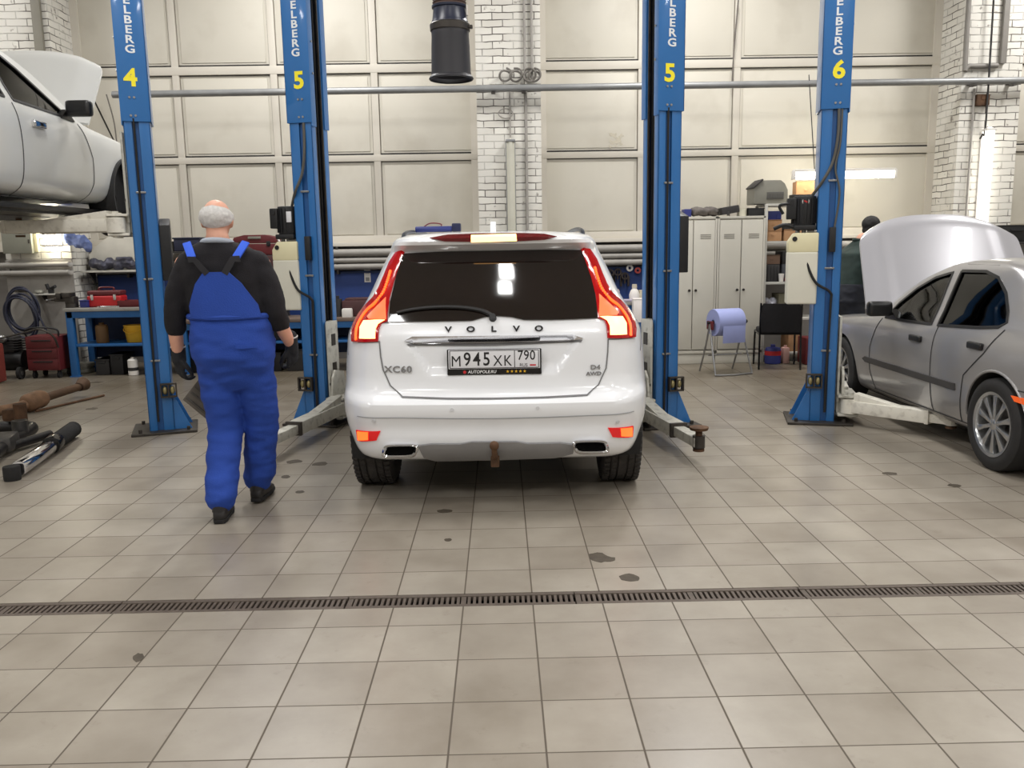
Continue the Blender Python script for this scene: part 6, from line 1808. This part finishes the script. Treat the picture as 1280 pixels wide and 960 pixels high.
mb = MB(); a = P(236, 300, 11.35); mb.box((a.x, 11.35, zt2 + .08), (.34, .18, .16), .015); mb.box((a.x, 11.35, zt2 + .165), (.36, .2, .02), .005); mb.box((a.x, 11.257, zt2 + .1), (.1, .012, .03), .004); one('storage_box', mb, M('navy_dark', (30, 34, 58), .55), 'dark blue lidded box on the short shelf behind the man', 'box')
# --- bench right of the SUV
r0, r1 = P(690, 378, 10.7).x, P(808, 378, 10.7).x; z3 = P(785, 377, 10.7).z
work_bench('blue workbench with a pale top right of the SUV, behind the right post 5', r0, r1, 10.62, .6, z3, grey_top, shelf_z=.35)
Z3 = z3 + .002
mb = MB(); a = P(800, 391, 10.4); mb.box((a.x, 10.5, .70), (.15, .14, .28), .006); mb.box((a.x, 10.5, .845), (.155, .145, .012), .003); wb = one('paper_dispenser', mb, M('box_white', (232, 226, 222), .6), 'white box hanging at the front of the workbench right of the SUV', 'box')
mb = MB(); mb.cyl((a.x, 10.57, .75), (a.x, 10.63, .76), .02); mb.build('mounting_peg', steel_dk, wb)
bt = thing('bottle', 'white squat bottle on the workbench right of the SUV', 'bottle', (P(793, 370, 10.8).x, 10.8, Z3)); mb = MB(); mb.lathe([(.055, 0), (.065, .01), (.068, .08), (.05, .13), (.03, .15), (.03, .17), (.001, .17)], 20); mb.build('body', paper, bt); mb = MB(); mb.cyl((0, 0, .168), (0, 0, .21), .034, .03, n=16); mb.build('cap', M('cap_cream', (200, 190, 170), .5), bt)
mb = MB(); a = P(770, 368, 10.8); mb.lathe([(.03, 0), (.045, .005), (.05, .12), (.035, .15), (.001, .155)], 18, Matrix.Translation((a.x, 10.82, Z3))); one('cup', mb, M('cup_rose', (210, 180, 172), .5), 'small pale cup on the workbench beside the SUV tail lamp', 'cup')
mb = MB(); a = P(757, 360, 10.9); mb.cyl((a.x - .07, 10.95, Z3 + .13), (a.x + .09, 10.95, Z3 + .13), .10, n=22, bev=.02); mb.box((a.x, 10.95, Z3 + .02), (.16, .16, .04), .006); mb.cyl((a.x + .09, 10.95, Z3 + .13), (a.x + .13, 10.95, Z3 + .13), .03)
one('bench_grinder', mb, M('grinder_dark', (52, 34, 34), .5), 'dark bench grinder on the workbench right of the SUV', 'grinder')
mb = MB(); a = P(786, 376, 10.72); mb.box((a.x, 10.72, Z3 + .012), (.3, .18, .022), .005); one('cloth', mb, M('cloth_lilac', (168, 160, 178), .85), 'folded lilac cloth at the front of the workbench right of the SUV', 'cloth')
mb = MB(); a = P(803, 371, 10.78); mb.box((a.x + .02, 10.84, Z3 + .06), (.11, .1, .12), .008); mb.box((a.x + .02, 10.84, Z3 + .125), (.115, .105, .012), .003); one('carton', mb, M('carton_cream', (214, 204, 180), .7), 'small cream carton beside the white squat bottle', 'carton')
for (px, py, r, m, lab) in ((787, 335, .045, paper, 'white ring hanging on the tool board right of the SUV'), (797, 338, .04, M('ring_red', (190, 76, 70), .5), 'red ring hanging on the tool board right of the SUV')):
    a = P(px, py, 11.58); mb = MB(); mb.lathe([(r * .45, -.012), (r, -.012), (r + .004, 0), (r, .012), (r * .45, .012), (r * .45, -.012)], 24, Matrix.Translation((a.x, 11.57, a.z)) @ Matrix.Rotation(PI / 2, 4, 'X'), cap=False); o = one('tape_roll', mb, m, lab, 'tape roll'); mb = MB(); mb.cyl((a.x, 11.62, a.z + r * .4), (a.x, 11.54, a.z + r * .42), .005, n=8); mb.build('hook', steel, o)
for k, (px, py, lab) in enumerate(((763, 341, 'dark pulley puller hanging leftmost on the tool board right of the SUV'), (772, 340, 'dark pulley puller hanging second on the tool board right of the SUV'), (781, 345, 'dark pulley puller hanging nearest the white ring'))):
    a = P(px, py, 11.57); mb = MB(); mb.lathe([(.03, -.02), (.05, -.02), (.05, .02), (.03, .02), (.03, -.02)], 16, Matrix.Translation((a.x, 11.56, a.z)) @ Matrix.Rotation(PI / 2, 4, 'X'), cap=False); mb.box((a.x - .05, 11.57, a.z - .07), (.03, .03, .14), .006); mb.box((a.x + .05, 11.57, a.z - .07), (.03, .03, .14), .006); mb.cyl((a.x, 11.56, a.z - .1), (a.x, 11.56, a.z + .05), .012)
    one('pulley_puller', mb, M('puller_dark', (58, 50, 48), .5, metal=.4), lab, 'puller', 'pullers on the tool board')
# --- far right, behind the silver bonnet
fr = thing('storage_rack', 'dark storage rack at the right edge behind the silver bonnet', 'rack', (P(1270, 300, 10.6).x + .35, 10.55, 0))
mb = MB()
for z in (.4, .9, 1.45): mb.box((0, .2, z), (1.2, .4, .03), .003)
mb.build('shelf', dkplast, fr)
for sx in (-1, 1):
    for y in (.02, .38): mb = MB(); mb.box((sx * .58, y, .75), (.04, .04, 1.5), .003); mb.build('upright', dkplast, fr)
for k, (dx, w, h, z, m, lab) in enumerate(((-.34, .4, .2, 1.466, black, 'black box on top of the dark rack at the right edge'), (.12, .36, .16, 1.466, M('slate_box', (70, 72, 78), .5), 'slate box on top of the dark rack, behind the lamp'), (-.2, .6, .3, .916, black, 'wide black box on the middle shelf of the dark rack'))):
    mb = MB(); mb.box((fr.location.x + dx, 10.75, z + h / 2), (w, .28, h), .012); mb.box((fr.location.x + dx, 10.6, z + h * .7), (w * .4, .014, .03), .004); mb.box((fr.location.x + dx, 10.75, z + h), (w + .01, .29, .012), .003); one('storage_box', mb, m, lab, 'box')

# ------------------------------------------------------------------ parts lying on the floor at the left
ex = thing('exhaust_pipe', 'rust brown exhaust pipe section with a bulged muffler lying on the floor', 'exhaust pipe', (-4.62, 7.95, 0))
a = Vector((-.55, -.35, .06)); pts = [a, Vector((-.25, -.12, .06)), Vector((-.05, .05, .07)), Vector((.02, .22, .09))]
mb = MB(); mb.tube(pts, .05, 14, smooth=6); mb.build('front_pipe', M('rust_tan', (128, 98, 74), .65, metal=.4, var=.25, scale=12), ex)
mb = MB(); ps = spline([Vector((.0, .16, .085)), Vector((.03, .30, .10)), Vector((.05, .46, .10))], 6); mb.tube(ps, [.05, .075, .088, .09, .088, .09, .088, .086, .09, .085, .075, .055, .045], 18); mb.build('muffler', M('rust_tan', (128, 98, 74), .65, metal=.4, var=.25, scale=12), ex)
mb = MB(); mb.tube([(.05, .45, .10), (.09, .72, .11), (.13, 1.0, .12)], .04, 12, smooth=4); mb.lathe([(.042, 0), (.07, .10), (.075, .10), (.047, -.01), (.042, 0)], 16, Matrix.Translation((.13, .98, .12)) @ Matrix.Rotation(R(-80), 4, 'X'), cap=False); mb.build('tail_flange', M('rust_dark', (84, 62, 44), .7, metal=.3, var=.25), ex)
mb = MB(); mb.cyl((.08, .2, .012), (.35, 1.05, .012), .012, n=8); mb.build('hanger_rod', rust, ex)
# --- dismantled axle: chrome tube ending in a black damper, black arms
ax = thing('axle_assembly', 'dismantled axle with black arms lying on the floor left of post 4', 'axle', (-3.72, 6.35, 0))
g = lambda x, y, z=.05: Vector((x + 3.72, y - 6.35, z))
mb = MB(); mb.tube([g(-3.70, 5.95, .07), g(-3.86, 6.5, .08), g(-3.95, 7.0, .09), g(-4.35, 7.0, .09)], .05, 12, smooth=6); mb.tube([g(-3.95, 6.0, .06), g(-3.80, 6.5, .06), g(-3.72, 6.85, .06)], .035, 10, smooth=5); mb.build('control_arm', M('axle_black', (40, 38, 38), .4, metal=.5, var=.3, scale=18), ax)
mb = MB(); mb.box(g(-3.86, 6.45, .09), (.16, .3, .12), .03, rz=.3); mb.cyl(g(-3.9, 6.75, .0), g(-3.9, 6.75, .2), .06, n=18); mb.cyl(g(-4.05, 6.3, .0), g(-4.05, 6.3, .16), .05, n=16); mb.build('knuckle', M('axle_grey', (78, 76, 74), .45, metal=.6, var=.3, scale=18), ax)
mb = MB(); mb.cyl(g(-4.0, 6.95, .1), g(-4.0, 6.95, .3), .05, n=16); mb.box(g(-4.1, 7.0, .2), (.12, .1, .1), .02); mb.build('bracket', rust, ax)
mb = MB(); mb.tube([g(-4.2, 6.1, .05), g(-4.1, 6.6, .05), g(-4.0, 7.1, .05)], .02, 8, smooth=4); mb.build('brake_line', black, ax)
sa = thing('shock_absorber', 'long chrome shock absorber with a black dust boot lying beside the dismantled axle', 'shock absorber', (-3.42, 6.2, 0))
g = lambda x, y, z=.05: Vector((x + 3.42, y - 6.2, z))
mb = MB(); mb.cyl(g(-3.35, 5.72, .062), g(-3.47, 6.40, .066), .055, n=22, bev=.01); mb.build('tube', chrome, sa)
mb = MB(); mb.cyl(g(-3.47, 6.38, .07), g(-3.50, 6.52, .075), .068, n=22, bev=.012); mb.build('collar', black_gl, sa)
mb = MB(); rg = spline([g(-3.50, 6.5, .07), g(-3.55, 6.75, .07), g(-3.60, 7.0, .07)], 14); mb.tube(rg, [.058 + (.006 if k % 2 else 0) for k in range(len(rg))], 16); mb.build('dust_boot', rubber, sa)
mb = MB(); mb.cyl(g(-3.36, 5.66, .0), g(-3.36, 5.66, .1), .055, n=20, bev=.01); mb.build('lower_eye', rubber, sa)

# ------------------------------------------------------------------ ribbed panel held by the man, tool on the SUV roof
pn = thing('engine_guard', 'grey brown ribbed plastic guard held low in the left hand of the walking man', 'car part', (-1.745, 5.10, .585), R(4)); pn.scale = (.85, .9, .9)
mb = MB(); tilt = Matrix.Rotation(R(-42), 4, 'Y')
mb.box((0, 0, 0), (.42, .025, .22), .006)
mb.build('panel_sheet', M('panel_taupe', (92, 86, 78), .7, var=.12), pn).matrix_local = tilt.inverted()
for k in range(4): mb = MB(); mb.box((0, -.016, -.08 + k * .05), (.40, .012, .014), .004); mb.build('panel_rib', M('panel_taupe_dark', (72, 67, 61), .7, var=.12), pn).matrix_local = tilt.inverted()
rt = thing('work_lamp', 'blue inspection lamp with a looped cord lying on the roof of the SUV', 'inspection lamp', (-.44, 5.8, 1.622), R(-4)); rt.scale = (.75, .75, .75)
mb = MB(); mb.cyl((-.17, 0, .028), (.16, 0, .028), .026, n=16, bev=.006); mb.build('handle', M('lamp_blue', (40, 52, 120), .5), rt)
mb = MB(); mb.box((.20, 0, .04), (.08, .06, .075), .012); mb.build('head', M('lamp_navy', (24, 30, 66), .4), rt)
mb = MB(); mb.tube([(-.12, .02, .03), (-.06, .03, .075), (.0, .03, .082), (.06, .03, .07), (.05, .02, .04)], .006, 6, smooth=5); mb.build('cord', M('cord_red', (120, 40, 52), .5), rt)
